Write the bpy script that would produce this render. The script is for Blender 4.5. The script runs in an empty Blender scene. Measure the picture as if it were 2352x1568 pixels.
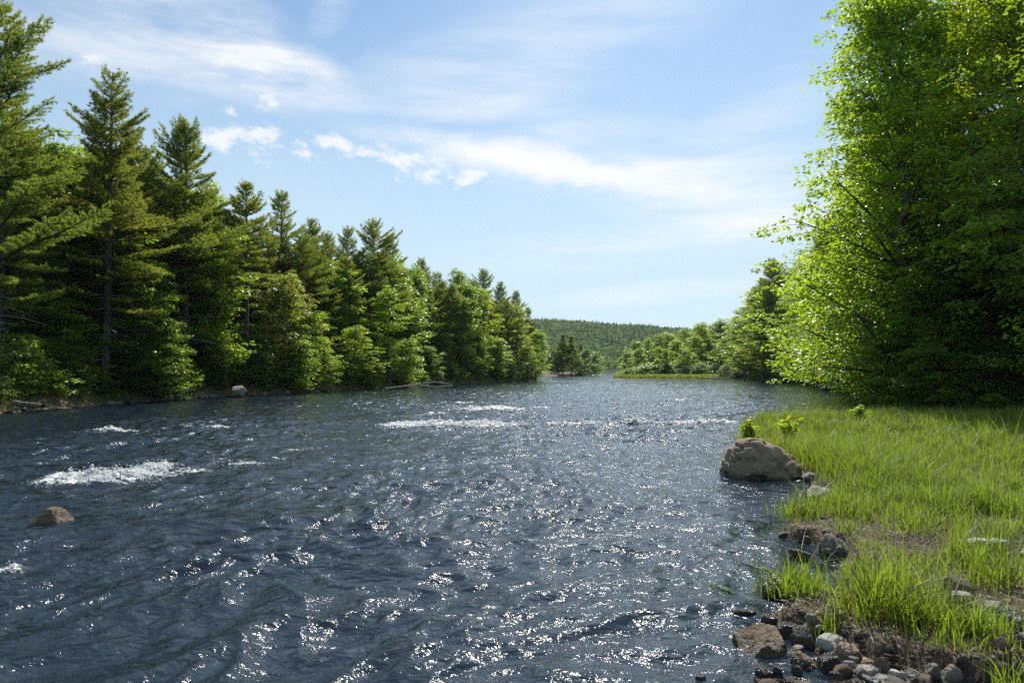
import bpy, bmesh, math, random
import numpy as np
from mathutils import Vector, Matrix

scene = bpy.context.scene
COL = scene.collection
PI = math.pi
SUN_EL, SUN_AZ = 48.0, 12.0          # azimuth measured from +Y towards +X
EXPO = 0.5

# ---------------------------------------------------------------- camera
CAMZ = 1.9
F, CX, CY, HOR = 1568.0, 1176.0, 784.0, 850.0
TH = math.atan((HOR - CY) / F)
cam_d = bpy.data.cameras.new('camera'); cam = bpy.data.objects.new('camera', cam_d); COL.objects.link(cam)
cam_d.sensor_width = 36; cam_d.lens = 24; cam_d.clip_start = 0.05; cam_d.clip_end = 9000
cam.location = (0, 0, CAMZ); cam.rotation_euler = (PI / 2 + TH, 0, 0)
scene.camera = cam

def ray(px, py):
    dx, du = (px - CX) / F, (CY - py) / F
    return np.array([dx, math.cos(TH) - du * math.sin(TH), math.sin(TH) + du * math.cos(TH)])
def gp(px, py, z=0.0):              # where that sight line meets the height z
    d = ray(px, py); t = (z - CAMZ) / d[2]
    return np.array([d[0] * t, d[1] * t, z])
def at(px, py, Y):                  # the point of that sight line Y metres ahead
    d = ray(px, py); t = Y / d[1]
    return np.array([d[0] * t, Y, CAMZ + d[2] * t])
def r6(x, y):                       # survey grid of the near shore -> picture grid
    return (1592.5 + x * 0.3946, 949.4 + y * 0.3946)

# ---------------------------------------------------------------- numpy noise
def _hash(xi, yi, zi, seed):
    with np.errstate(over='ignore'): pass
    h = (xi * 374761393 + yi * 668265263 + zi * 2147483647 + seed * 144269504) & 0xffffffff
    h = ((h ^ (h >> 13)) * 1274126177) & 0xffffffff
    h = ((h ^ (h >> 15)) * 2246822519) & 0xffffffff
    return (h ^ (h >> 16)) & 0xffffffff
def pn2(x, y, seed=0):
    x = np.asarray(x, float); y = np.asarray(y, float)
    xi = np.floor(x).astype(np.int64); yi = np.floor(y).astype(np.int64)
    xf, yf = x - xi, y - yi
    u = xf ** 3 * (xf * (xf * 6 - 15) + 10); v = yf ** 3 * (yf * (yf * 6 - 15) + 10)
    def g(i, j):
        a = _hash(xi + i, yi + j, 0, seed) / 4294967296.0 * 2 * PI
        return np.cos(a) * (xf - i) + np.sin(a) * (yf - j)
    a = g(0, 0) * (1 - u) + g(1, 0) * u; b = g(0, 1) * (1 - u) + g(1, 1) * u
    return (a * (1 - v) + b * v) * 1.5
def fb2(x, y, seed=0, o=4):
    s = 0; a = 1; t = 0
    for i in range(o):
        s = s + a * pn2(x * 2 ** i, y * 2 ** i, seed + i * 7); t += a; a *= .5
    return s / t
def vn3(p, seed=0):
    x, y, z = p[:, 0], p[:, 1], p[:, 2]
    xi, yi, zi = [np.floor(c).astype(np.int64) for c in (x, y, z)]
    xf, yf, zf = x - xi, y - yi, z - zi
    u, v, w = [c * c * (3 - 2 * c) for c in (xf, yf, zf)]
    r = 0
    for i in (0, 1):
        for j in (0, 1):
            for k in (0, 1):
                r = r + _hash(xi + i, yi + j, zi + k, seed) / 4294967296.0 * (u if i else 1 - u) * (v if j else 1 - v) * (w if k else 1 - w)
    return r * 2 - 1
def fb3(p, seed=0, o=4):
    s = 0; a = 1; t = 0
    for i in range(o):
        s = s + a * vn3(p * 2 ** i + i * 13.7, seed + i * 5); t += a; a *= .5
    return s / t
def sst(a, b, x):
    t = np.clip((x - a) / (b - a), 0, 1); return t * t * (3 - 2 * t)

# ---------------------------------------------------------------- mesh helpers
def mesh(name, V, Fs, mats=(), smooth=False, attrs=None, midx=None):
    m = bpy.data.meshes.new(name)
    V = np.asarray(V, np.float32)
    Fs = [np.asarray(f, np.int32) for f in Fs if len(f)]
    m.vertices.add(len(V)); m.vertices.foreach_set('co', V.ravel())
    loops = np.concatenate([f.ravel() for f in Fs]); cnt = np.concatenate([np.full(len(f), f.shape[1], np.int32) for f in Fs])
    st = np.concatenate([[0], np.cumsum(cnt)[:-1]]).astype(np.int32)
    m.loops.add(len(loops)); m.loops.foreach_set('vertex_index', loops)
    m.polygons.add(len(cnt)); m.polygons.foreach_set('loop_start', st)
    try: m.polygons.foreach_set('loop_total', cnt)
    except Exception: pass
    if smooth: m.polygons.foreach_set('use_smooth', np.ones(len(cnt), bool))
    for mt in mats: m.materials.append(mt)
    if midx is not None: m.polygons.foreach_set('material_index', np.asarray(midx, np.int32))
    for k, a in (attrs or {}).items():
        at_ = m.attributes.new(k, 'FLOAT', 'POINT'); at_.data.foreach_set('value', np.asarray(a, np.float32))
    m.update(calc_edges=True)
    return m
def tag(o, label=None, cat=None, group=None, kind=None):
    if label: o['label'] = label
    if cat: o['category'] = cat
    if group: o['group'] = group
    if kind: o['kind'] = kind
    return o
def link(name, data, parent=None, loc=None):
    o = bpy.data.objects.new(name, data); COL.objects.link(o)
    if parent is not None: o.parent = parent
    if loc is not None: o.location = loc
    return o
def nrm(v): return v / np.maximum(np.linalg.norm(v, axis=-1, keepdims=True), 1e-9)

class Tubes:
    def __init__(s): s.V = []; s.F = []; s.n = 0
    def add(s, P, R, k=6):
        P = np.asarray(P, float); R = np.asarray(R, float); n = len(P)
        T = nrm(np.gradient(P, axis=0))
        ref = np.where(np.abs(T[:, 2:3]) > .8, np.array([[1., 0, 0]]), np.array([[0, 0, 1.]]))
        A = nrm(np.cross(T, ref)); B = np.cross(T, A)
        a = np.arange(k) / k * 2 * PI
        V = P[:, None, :] + R[:, None, None] * (np.cos(a)[None, :, None] * A[:, None, :] + np.sin(a)[None, :, None] * B[:, None, :])
        i = np.arange(n - 1)[:, None] * k; j = np.arange(k)[None, :]; j2 = (j + 1) % k
        Fq = np.stack([i + j, i + j2, i + k + j2, i + k + j], -1).reshape(-1, 4) + s.n
        s.V.append(V.reshape(-1, 3)); s.F.append(Fq); s.n += n * k
    def mesh(s, name, mats):
        return mesh(name, np.concatenate(s.V), [np.concatenate(s.F)], mats, smooth=True)

# ---------------------------------------------------------------- node helpers
class NT:
    def __init__(s, nt): s.t = nt; s.n = nt.nodes; s.l = nt.links
    def N(s, typ, **kw):
        n = s.n.new(typ)
        for k, v in kw.items(): setattr(n, k, v)
        return n
    def put(s, sock, v):
        if isinstance(v, bpy.types.NodeSocket): s.l.new(v, sock)
        elif v is not None:
            try: sock.default_value = v
            except Exception: sock.default_value = (*v, 1) if len(v) == 3 else v
    def M(s, op, a, b=None, c=None, clamp=False):
        n = s.N('ShaderNodeMath', operation=op, use_clamp=clamp); s.put(n.inputs[0], a); s.put(n.inputs[1], b)
        if c is not None: s.put(n.inputs[2], c)
        return n.outputs[0]
    def mix(s, f, a, b, blend='MIX'):
        n = s.N('ShaderNodeMix', data_type='RGBA', blend_type=blend); s.put(n.inputs[0], f)
        s.put(n.inputs[6], (*a, 1) if isinstance(a, tuple) and len(a) == 3 else a); s.put(n.inputs[7], (*b, 1) if isinstance(b, tuple) and len(b) == 3 else b)
        return n.outputs[2]
    def noise(s, vec, scale, detail=4, rough=.55, dist=0, out=0):
        n = s.N('ShaderNodeTexNoise'); s.put(n.inputs['Vector'], vec); n.inputs['Scale'].default_value = scale
        n.inputs['Detail'].default_value = detail; n.inputs['Roughness'].default_value = rough; n.inputs['Distortion'].default_value = dist
        return n.outputs[out]
    def ramp(s, f, lo, hi):
        n = s.N('ShaderNodeMapRange', interpolation_type='SMOOTHSTEP'); s.put(n.inputs[0], f); s.put(n.inputs[1], lo); s.put(n.inputs[2], hi)
        return n.outputs[0]
    def mapv(s, vec, loc=(0, 0, 0), rot=(0, 0, 0), sc=(1, 1, 1)):
        n = s.N('ShaderNodeMapping'); s.put(n.inputs[0], vec); n.inputs[1].default_value = loc; n.inputs[2].default_value = rot; n.inputs[3].default_value = sc
        return n.outputs[0]
    def attr(s, name, out=2):
        return s.N('ShaderNodeAttribute', attribute_name=name).outputs[out]
    def bump(s, h, strength, dist, normal=None):
        n = s.N('ShaderNodeBump'); n.inputs['Strength'].default_value = strength; n.inputs['Distance'].default_value = dist
        s.put(n.inputs['Height'], h)
        if normal is not None: s.put(n.inputs['Normal'], normal)
        return n.outputs[0]
def material(name):
    m = bpy.data.materials.new(name); m.use_nodes = True
    t = NT(m.node_tree); t.n.clear()
    t.out = t.N('ShaderNodeOutputMaterial')
    return m, t
def principled(t, col, rough=.8, spec=.5, normal=None, ior=1.5):
    p = t.N('ShaderNodeBsdfPrincipled')
    t.put(p.inputs['Base Color'], (*col, 1) if isinstance(col, tuple) else col); t.put(p.inputs['Roughness'], rough)
    t.put(p.inputs['Specular IOR Level'], spec); p.inputs['IOR'].default_value = ior
    if normal is not None: t.put(p.inputs['Normal'], normal)
    return p.outputs[0]

def leaf_mat(name, ca, cb, trans, rough=.42, spec=.5, tf=.5, clump=.35):
    """ca/cb reflected colours, trans the colour of light shining through"""
    m, t = material(name)
    r = t.attr('rnd'); oi = t.N('ShaderNodeObjectInfo').outputs['Random']
    tc = t.N('ShaderNodeTexCoord').outputs['Object']
    cl = t.ramp(t.noise(tc, .55, 2), .35, .65)
    f = t.M('ADD', t.M('MULTIPLY', r, .6), t.M('MULTIPLY', cl, .4))
    c = t.mix(f, ca, cb)
    hs = t.N('ShaderNodeHueSaturation'); t.put(hs.inputs['Color'], c)
    t.put(hs.inputs['Hue'], t.M('ADD', t.M('MULTIPLY', oi, .018), .480)); t.put(hs.inputs['Value'], t.M('ADD', t.M('MULTIPLY', oi, .35), .82))
    sh = principled(t, hs.outputs[0], rough, spec)
    tr = t.N('ShaderNodeBsdfTranslucent')
    hs2 = t.N('ShaderNodeHueSaturation'); t.put(hs2.inputs['Color'], t.mix(f, tuple(x * .75 for x in trans), trans))
    t.put(hs2.inputs['Hue'], t.M('ADD', t.M('MULTIPLY', oi, .018), .478))
    t.l.new(hs2.outputs[0], tr.inputs[0])
    mx = t.N('ShaderNodeMixShader'); mx.inputs[0].default_value = tf
    t.l.new(sh, mx.inputs[1]); t.l.new(tr.outputs[0], mx.inputs[2]); t.l.new(mx.outputs[0], t.out.inputs[0])
    return m
def bark_mat(name, ca, cb, birch=False):
    m, t = material(name)
    tc = t.N('ShaderNodeTexCoord').outputs['Object']
    v = t.mapv(tc, sc=(1, 1, .25) if not birch else (.6, .6, 3.5))
    n = t.noise(v, 9, 6, .65)
    c = t.mix(t.ramp(n, .35, .62), ca, cb)
    sh = principled(t, c, .9, .2, t.bump(n, .8, .02))
    t.l.new(sh, t.out.inputs[0]); return m
def rock_mat(name, ca, cb, cc, wet=0.0, bump=1.0):
    m, t = material(name)
    tc = t.N('ShaderNodeTexCoord').outputs['Object']
    oi = t.N('ShaderNodeObjectInfo').outputs['Random']
    vec = t.N('ShaderNodeVectorMath', operation='ADD'); t.put(vec.inputs[0], tc)
    cx = t.N('ShaderNodeCombineXYZ'); t.put(cx.inputs[0], t.M('MULTIPLY', oi, 50)); t.put(cx.inputs[1], t.M('MULTIPLY', oi, 31)); t.l.new(cx.outputs[0], vec.inputs[1])
    v = vec.outputs[0]
    n1 = t.noise(v, 2.3, 6, .6); n2 = t.noise(v, 14, 6, .68); n3 = t.noise(v, 90, 3, .7)
    sv = t.mapv(v, rot=(.35, .2, .3), sc=(1, 1, 6)); n4 = t.noise(sv, 2.2, 5, .6, .4)
    c = t.mix(t.ramp(n1, .38, .62), ca, cb); c = t.mix(t.M('MULTIPLY', t.ramp(n2, .55, .72), .75), c, cc)
    c = t.mix(t.M('MULTIPLY', t.ramp(n4, .58, .68), .35), c, tuple(x * .45 for x in ca))
    c = t.mix(t.M('MULTIPLY', t.ramp(n3, .35, .6), .45), c, tuple(x * .4 for x in cb))
    lich = t.M('MULTIPLY', t.ramp(t.noise(v, 6.5, 5, .7), .58, .66), .5); c = t.mix(lich, c, tuple(min(.6, x * 1.55) for x in cb))
    hs = t.N('ShaderNodeHueSaturation'); t.put(hs.inputs['Color'], c); t.put(hs.inputs['Value'], t.M('ADD', t.M('MULTIPLY', oi, .5), .75)); 
    geo = t.N('ShaderNodeNewGeometry').outputs['Position']; sp = t.N('ShaderNodeSeparateXYZ'); t.l.new(geo, sp.inputs[0])
    wz = t.M('ADD', sp.outputs[2], t.M('MULTIPLY', t.M('SUBTRACT', n2, .5), .10))
    w = t.ramp(wz, .085, .03) if wet == 0 else wet      # the band the river keeps wet
    col = t.mix(w, hs.outputs[0], t.mix(1.0, hs.outputs[0], (.42, .38, .36), 'MULTIPLY'))
    h = t.M('ADD', t.M('MULTIPLY', n2, .6), t.M('ADD', t.M('MULTIPLY', n3, .12), t.M('MULTIPLY', n4, .6)))
    rg = t.M('SUBTRACT', .85, t.M('MULTIPLY', w, .62))
    sh = principled(t, col, rg, .4, t.bump(h, 1.0 * bump, .09))
    t.l.new(sh, t.out.inputs[0]); return m

MAT = {}
MAT['needle'] = leaf_mat('pine_needles', (.072, .125, .022), (.165, .210, .036), (.38, .50, .05), .5, .35, .48)
MAT['needle_old'] = leaf_mat('yellowing_needles', (.075, .080, .020), (.12, .11, .03), (.18, .17, .03), .5, .35, .30)
MAT['leaf'] = leaf_mat('maple_leaves', (.068, .135, .015), (.125, .200, .024), (.34, .56, .022), .36, .6, .53)
MAT['leaf_yellow'] = leaf_mat('fresh_yellow_green_leaves', (.085, .180, .014), (.150, .250, .022), (.46, .68, .02), .38, .6, .55)
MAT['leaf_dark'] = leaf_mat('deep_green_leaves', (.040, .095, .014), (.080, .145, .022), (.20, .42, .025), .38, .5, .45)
MAT['leaf_gold'] = leaf_mat('golden_seeded_leaves', (.13, .19, .025), (.25, .24, .06), (.48, .62, .04), .45, .5, .45)
MAT['leaf_willow'] = leaf_mat('grey_green_willow_leaves', (.075, .14, .030), (.125, .19, .04), (.26, .44, .05), .45, .4, .4)
MAT['grass'] = leaf_mat('grass_blades', (.085, .150, .020), (.160, .215, .040), (.32, .48, .03), .48, .28, .47)
MAT['straw'] = leaf_mat('dry_straw', (.20, .16, .08), (.30, .25, .13), (.25, .20, .08), .6, .3, .25)
MAT['bark'] = bark_mat('pine_bark', (.045, .036, .030), (.10, .085, .072))
MAT['bark_grey'] = bark_mat('grey_bark', (.07, .06, .05), (.15, .135, .115))
MAT['birch'] = bark_mat('birch_bark', (.50, .48, .44), (.14, .12, .11), True)
MAT['dead'] = bark_mat('bleached_wood', (.20, .18, .16), (.36, .33, .30))
MAT['boulder'] = rock_mat('tan_boulder_rock', (.27, .205, .135), (.42, .33, .215), (.10, .08, .06))
MAT['rock'] = rock_mat('grey_rock', (.18, .155, .125), (.33, .29, .235), (.085, .072, .06))
MAT['rock_brown'] = rock_mat('brown_rock', (.20, .14, .09), (.33, .245, .165), (.085, .062, .045))
MAT['rock_pale'] = rock_mat('pale_rock', (.36, .34, .30), (.50, .47, .41), (.16, .15, .13))
MAT['rock_wet'] = rock_mat('wet_dark_rock', (.12, .10, .082), (.21, .18, .15), (.05, .045, .042), wet=1.0)
SKY_AIR, SKY_DUST, SKY_OZ, SKY_SAT, SKY_VAL = 1.0, 0.5, 3.0, 1.0, 1.0
VEIL_COL, CLOUD_COL, SKY_STR, SUN_STR = (5.2, 6.5, 7.4), (7.8, 7.9, 8.0), .09, 4.8
HAZE, DENOISE = 0.00006, False
# ---------------------------------------------------------------- the lie of the land
def lerpx(tab, x): return float(np.interp(x, [a for a, b in tab], [b for a, b in tab]))
SHL = [(-400, 24), (0, 29.8), (300, 39.7), (540, 49.6), (750, 59.6), (1000, 85), (1170, 108), (1240, 132)]
def wx(px, D): return (px - CX) / F * D
LEFT = [(-22, -30), (-22.5, 24)] + [(wx(p, d), d) for p, d in SHL[1:]] + [(4, 142), (-6, 152), (-2, 185), (wx(1262, 206), 206), (wx(1300, 220), 220), (wx(1385, 262), 262), (38, 290), (48, 380), (46, 470), (-900, 470), (-900, -30)]
# right land: near edge given on the survey grid, then the far shore
TERR6 = [(1990, 1560), (1925, 1478), (1700, 1510), (1500, 1470), (1350, 1470), (1200, 1400), (1020, 1390), (930, 1330), (860, 1300), (790, 1240), (700, 1240), (600, 1200), (500, 1185), (475, 1130),
         (520, 1060), (600, 1010), (700, 1040), (790, 1075), (805, 1000), (800, 930), (860, 880), (905, 845), (890, 775), (830, 735), (700, 715), (540, 690), (510, 655), (560, 600), (650, 545), (800, 500), (850, 440), (770, 410), (700, 372)]
RIGHT = [tuple(gp(*r6(*q), .10)[:2]) for q in TERR6] + [(5.3, 13.2), (4.9, 15), (5.7, 17.2), (wx(1690, 20), 20), (wx(1710, 22), 22), (wx(1800, 23.4), 23.4), (wx(1900, 25.5), 25.5), (wx(2000, 28), 28), (wx(2080, 31.5), 31.5),
         (wx(2030, 34), 34), (wx(2005, 40), 40), (wx(1960, 54), 54), (wx(1900, 78), 78), (wx(1850, 106), 106), (wx(1780, 137), 137), (wx(1700, 158), 158), (wx(1560, 153), 153), (wx(1480, 158), 158), (wx(1412, 166), 166),
         (wx(1408, 180), 180), (wx(1430, 230), 230), (62, 300), (70, 380), (70, 470), (1500, 470), (1500, -30), (7, -30), (6, 1.5)]
BEACH = [tuple(gp(*r6(*q), 0)[:2]) for q in [(200, 1568), (300, 1500), (520, 1470), (560, 1390), (430, 1250), (470, 1190), (600, 1160), (700, 1080), (900, 1040), (1100, 1200), (1300, 1300), (1990, 1300)]] + [(6, 3), (6, -6), (-3, -6), (-2, 2.2), (.8, 3.3)]
COVE = [tuple(gp(*r6(*q), 0)[:2]) for q in [(590, 1568), (560, 1510), (690, 1480), (840, 1490), (860, 1530), (700, 1640)]]

def sdist(poly, X, Y):
    P = np.array(poly); n = len(P); X = np.asarray(X, float); Y = np.asarray(Y, float)
    d = np.full(X.shape, 1e18); ins = np.zeros(X.shape, bool)
    for i in range(n):
        x1, y1 = P[i]; x2, y2 = P[(i + 1) % n]; ex, ey = x2 - x1, y2 - y1
        t = np.clip(((X - x1) * ex + (Y - y1) * ey) / (ex * ex + ey * ey + 1e-12), 0, 1)
        d = np.minimum(d, (X - x1 - t * ex) ** 2 + (Y - y1 - t * ey) ** 2)
        c = (y1 > Y) != (y2 > Y)
        ins ^= c & (X < (x2 - x1) * (Y - y1) / (y2 - y1 + 1e-12) + x1)
    d = np.sqrt(d); return np.where(ins, d, -d)
def ground_h(X, Y, full=False):
    X = np.asarray(X, float); Y = np.asarray(Y, float)
    wob = .35 * pn2(X * .5, Y * .5, 3) + .12 * pn2(X * 2, Y * 2, 4)
    nearf = 1 - sst(14, 30, Y)
    sl = sdist(LEFT, X, Y) + wob * 1.5
    sr = sdist(RIGHT, X, Y) + wob * (1 - nearf) + nearf * (.05 * pn2(X * 5, Y * 5, 8) + .03 * pn2(X * 13, Y * 13, 9))
    sb = sdist(BEACH, X, Y); sc = sdist(COVE, X, Y)
    fine = .03 * fb2(X * 1.7, Y * 1.7, 11, 4) * nearf + .12 * fb2(X * .25, Y * .25, 5, 3) * (1 - nearf)
    hl = .55 * sst(-.1, 1.2, sl) + .05 * np.clip(sl, 0, 25) + fine * 2
    hr = (.15 * sst(-.02, .10, sr) * nearf + .30 * sst(-.1, 1.2, sr) * (1 - nearf)) + .012 * np.clip(sr, 0, 6) + .02 * np.clip(sr - 14, 0, 30) * (1 - nearf) + fine * sst(0, .5, sr)
    hb = -.05 + .075 * sst(-.05, .3, sb) + .018 * fb2(X * 4, Y * 4, 21, 3)
    hb = np.where(sc > 0, -.06, hb)
    bed = -.05 + .35 * np.minimum(np.maximum(np.maximum(sl, sr), sb), 0); bed = np.maximum(bed, -.9)
    h = bed
    h = np.where(sb > -.15, np.maximum(h, hb), h)
    h = np.where(sr > -.05, np.maximum(h, hr), h)
    h = np.where(sl > -.12, np.maximum(h, hl), h)
    return (h, sl, sr, sb) if full else h
def gz(x, y): return float(ground_h(np.array([x]), np.array([y]))[0])

def axis(parts):
    out = [parts[0][0]]
    for a, b, st0, st1 in parts:
        x = a
        while x < b - 1e-6:
            t = (x - a) / (b - a); x = min(b, x + st0 * (1 - t) + st1 * t); out.append(x)
    return np.array(out)
def grid(xs, ys):
    X, Y = np.meshgrid(xs, ys); nx, ny = len(xs), len(ys)
    i = (np.arange(ny - 1)[:, None] * nx + np.arange(nx - 1)[None, :]).ravel()
    return X.ravel(), Y.ravel(), np.stack([i, i + 1, i + nx + 1, i + nx], -1)

def build_ground():
    xs = axis([(-4000, -300, 800, 100), (-300, -40, 40, 3), (-40, -8, 1.2, .6), (-8, .8, .4, .06), (.8, 7.5, .045, .06), (7.5, 20, .12, .5), (20, 70, .9, 3), (70, 400, 8, 60), (400, 4000, 100, 800)])
    ys = axis([(-200, -6, 30, 2), (-6, 3, .5, .06), (3, 9, .045, .05), (9, 17, .06, .15), (17, 40, .2, .6), (40, 300, .9, 6), (300, 900, 10, 80), (900, 7000, 100, 1000)])
    X, Y, Fq = grid(xs, ys)
    h, sl, sr, sb = ground_h(X, Y, True)
    for a, b, c in []: pass
    m, t = material('earth')
    geo = t.N('ShaderNodeNewGeometry').outputs['Position']
    n1 = t.noise(geo, 1.3, 5); n2 = t.noise(geo, 16, 6, .7); n3 = t.noise(geo, 75, 3, .7)
    vor = t.N('ShaderNodeTexVoronoi'); t.l.new(geo, vor.inputs[0]); vor.inputs['Scale'].default_value = 22
    c = t.mix(t.ramp(n1, .35, .65), (.050, .034, .022), (.085, .060, .040))
    c = t.mix(t.ramp(n2, .5, .72), c, (.15, .115, .075))
    c = t.mix(t.M('MULTIPLY', t.ramp(n3, .50, .62), .75), c, (.26, .20, .13))
    c = t.mix(t.ramp(vor.outputs['Distance'], .30, .12), c, (.17, .145, .115))
    gr = t.mix(t.ramp(n2, .4, .6), (.040, .060, .015), (.065, .060, .028))
    c = t.mix(t.M('MULTIPLY', t.attr('green'), t.ramp(n1, .35, .55)), c, gr)
    sp = t.N('ShaderNodeSeparateXYZ'); t.l.new(geo, sp.inputs[0])
    wet = t.ramp(sp.outputs[2], .06, .0)
    c = t.mix(wet, c, t.mix(1.0, c, (.4, .36, .33), 'MULTIPLY'))
    hh = t.M('SUBTRACT', t.M('ADD', t.M('MULTIPLY', n2, 1.0), t.M('MULTIPLY', n3, .45)), t.M('MULTIPLY', vor.outputs['Distance'], .5))
    t.l.new(principled(t, c, t.M('SUBTRACT', .92, t.M('MULTIPLY', wet, .55)), .3, t.bump(hh, 1.0, .05)), t.out.inputs[0])
    green = np.clip(sst(.2, .8, sr) * .8, 0, 1) * (.4 + .6 * sst(8, 12, Y))
    o = link('ground', mesh('ground', np.stack([X, Y, h], -1), [Fq], [m], True, {'green': green}))
    tag(o, kind='structure')
build_ground()

# ---------------------------------------------------------------- river
FOAM = [  # picture position of each riffle, half sizes, strength
    (150, 1102, 50, 9, 1.1), (205, 1108, 60, 9, 1.2), (262, 1104, 58, 9, 1.1), (320, 1090, 60, 13, 1.1), (355, 1075, 40, 8, .9), (345, 1078, 30, 8, .7), (450, 1078, 55, 8, .5), (500, 1062, 40, 5, .42), (590, 1058, 45, 6, .45), (640, 1052, 30, 6, .4), (400, 1083, 60, 5, .62), (560, 1066, 50, 3.5, .58), (700, 1035, 70, 3, .5), (110, 1112, 30, 4, .6),
    (250, 995, 60, 3.2, .7), (350, 987, 40, 3, .4), (480, 984, 45, 3, .62), (455, 1046, 30, 5, .5), (930, 977, 30, 5, .9), (1000, 976, 80, 4.5, 1.0), (1120, 977, 60, 3.5, .9), (1290, 976, 110, 2.2, .5), (1450, 973, 120, 2.2, .6), (1590, 971, 90, 2.2, .62), (1670, 968, 40, 2.0, .5),
    (1130, 941, 55, 3.2, .8), (1230, 938, 50, 2.5, .5), (1060, 925, 60, 2.2, .5), (1000, 950, 50, 2.2, .45), (1560, 918, 60, 1.8, .4), (1700, 938, 80, 3, .4), (22, 1313, 22, 7, .7), (1960, 960, 60, 3, .5), (620, 1040, 200, 6, .22), (750, 1010, 260, 5, .18),
    (130, 1020, 60, 4, .35), (700, 960, 120, 3, .25), (1350, 1040, 220, 6, .16), (1560, 1030, 120, 6, .2)]
FW = []
for px, py, rx, ry, s in FOAM:
    c = gp(px, py); FW.append((c[0], c[1], rx * c[1] / F, ry * c[1] ** 2 / (CAMZ * F), s))
def foam_f(X, Y):
    f = np.zeros_like(X)
    for cx, cy, ax, ay, s in FW:
        f = np.maximum(f, s * np.exp(-((X - cx) / ax) ** 2 - ((Y - cy) / ay) ** 2))
    return f * np.clip(.80 + .95 * pn2(X * .9 + Y * .3, Y * 1.9, 99) + .4 * pn2(X * 2.6, Y * 6, 98), .08, 1.25)
ROCK_WAKE = [(*gp(125, 1208)[:2], .4), (*gp(1750, 1100)[:2], .9)]
def wave_h(X, Y):
    # calmer close to the right shore, choppier towards the middle and left
    calm = .35 + .65 * sst(-.5, 5.5, -(X - np.interp(Y, [2, 5, 8, 12, 20, 40, 80, 150], [1.6, 2.1, 3.2, 4.2, 8, 22, 44, 70])))
    wxp = X + .5 * pn2(X * .4, Y * .4, 41); wyp = Y + .5 * pn2(X * .4 + 9, Y * .4, 42)
    h = np.zeros_like(X)
    for (ang, sa, sc, amp, sd) in [(52, .6, .85, .072, 1), (38, .55, 1.6, .072, 2), (68, .65, 2.7, .060, 3), (20, .7, 4.2, .021, 4), (80, .6, 6.3, .012, 5), (45, .6, 9.5, .0065, 6), (10, .8, 14, .003, 7)]:
        a = math.radians(ang); u = wxp * math.cos(a) + wyp * math.sin(a); v = -wxp * math.sin(a) + wyp * math.cos(a)
        n = pn2(u * sc * sa, v * sc, 50 + sd)
        h += amp * (1 - 1.7 * np.abs(n) if sd in (1, 3, 5) else n * 1.2)
    f = foam_f(X, Y)
    h = (h - .055) * calm * (.75 + .5 * pn2(X * .13, Y * .09, 77))
    h += f * (.035 + .075 * np.abs(pn2(X * 2.6, Y * 2.2, 91)) + .06 * pn2(X * 7, Y * 6, 92) + .02 * pn2(X * 19, Y * 17, 93))
    return h
def build_river():
    xs = axis([(-40, -14, .5, .12), (-14, -5, .07, .035), (-5, 5, .028, .028), (5, 12, .05, .14), (12, 30, .2, .5), (30, 90, .6, 1.2)])
    ys = axis([(-6, 2.8, .5, .03), (2.8, 8, .018, .03), (8, 20, .03, .09), (20, 60, .09, .35), (60, 180, .4, 1.6), (180, 480, 2, 6)])
    X, Y, Fq = grid(xs, ys)
    h = wave_h(X, Y)
    foam = foam_f(X, Y)
    gh = ground_h(X, Y); keep = (gh < .3)
    kf = keep[Fq].any(axis=1); Fq = Fq[kf]
    used = np.zeros(len(X), bool); used[Fq.ravel()] = True; idx = np.cumsum(used) - 1; Fq = idx[Fq]
    V = np.stack([X, Y, h], -1)[used]
    m, t = material('river_water')
    geo = t.N('ShaderNodeNewGeometry').outputs['Position']
    # ripples too small for the sheet
    def rip(sc, rot, st, det=3):
        return t.noise(t.mapv(geo, rot=(0, 0, math.radians(rot)), sc=(st, 1, 1)), sc, det, .6, .3)
    r1 = rip(2.2, 50, .5); r2 = rip(6.5, 35, .6); r3 = rip(19, 60, .65); r4 = rip(55, 20, .8, 2)
    hh = t.M('ADD', t.M('ADD', t.M('MULTIPLY', r1, .080), t.M('MULTIPLY', r2, .038)), t.M('ADD', t.M('MULTIPLY', r3, .010), t.M('MULTIPLY', r4, .0014)))
    nb = t.N('ShaderNodeBump'); nb.inputs['Strength'].default_value = 1.0; nb.inputs['Distance'].default_value = WATER_BUMP
    t.l.new(hh, nb.inputs['Height'])
    sh = principled(t, (.010, .017, .026), .07, 1.0, nb.outputs[0], 1.333)
    fa = t.attr('foam'); fn = t.noise(t.mapv(geo, sc=(.4, 1, 1)), 14, 6, .72); fn2 = t.noise(geo, 3.2, 3, .6)
    fm = t.ramp(t.M('ADD', t.M('MULTIPLY', fa, 1.15), t.M('MULTIPLY', t.M('SUBTRACT', t.M('ADD', fn, t.M('MULTIPLY', fn2, .5)), .75), 2.4)), .42, .80)
    fm = t.M('MULTIPLY', fm, t.ramp(fa, .08, .3))
    fs = principled(t, (.78, .78, .76), .6, .4, t.bump(fn, .9, .05))
    mx = t.N('ShaderNodeMixShader'); t.l.new(fm, mx.inputs[0]); t.l.new(sh, mx.inputs[1]); t.l.new(fs, mx.inputs[2]); t.l.new(mx.outputs[0], t.out.inputs[0])
    o = link('river', mesh('river', V, [Fq], [m], True, {'foam': foam[used]})); tag(o, kind='structure')
WATER_BUMP = 1.0
build_river()

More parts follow.
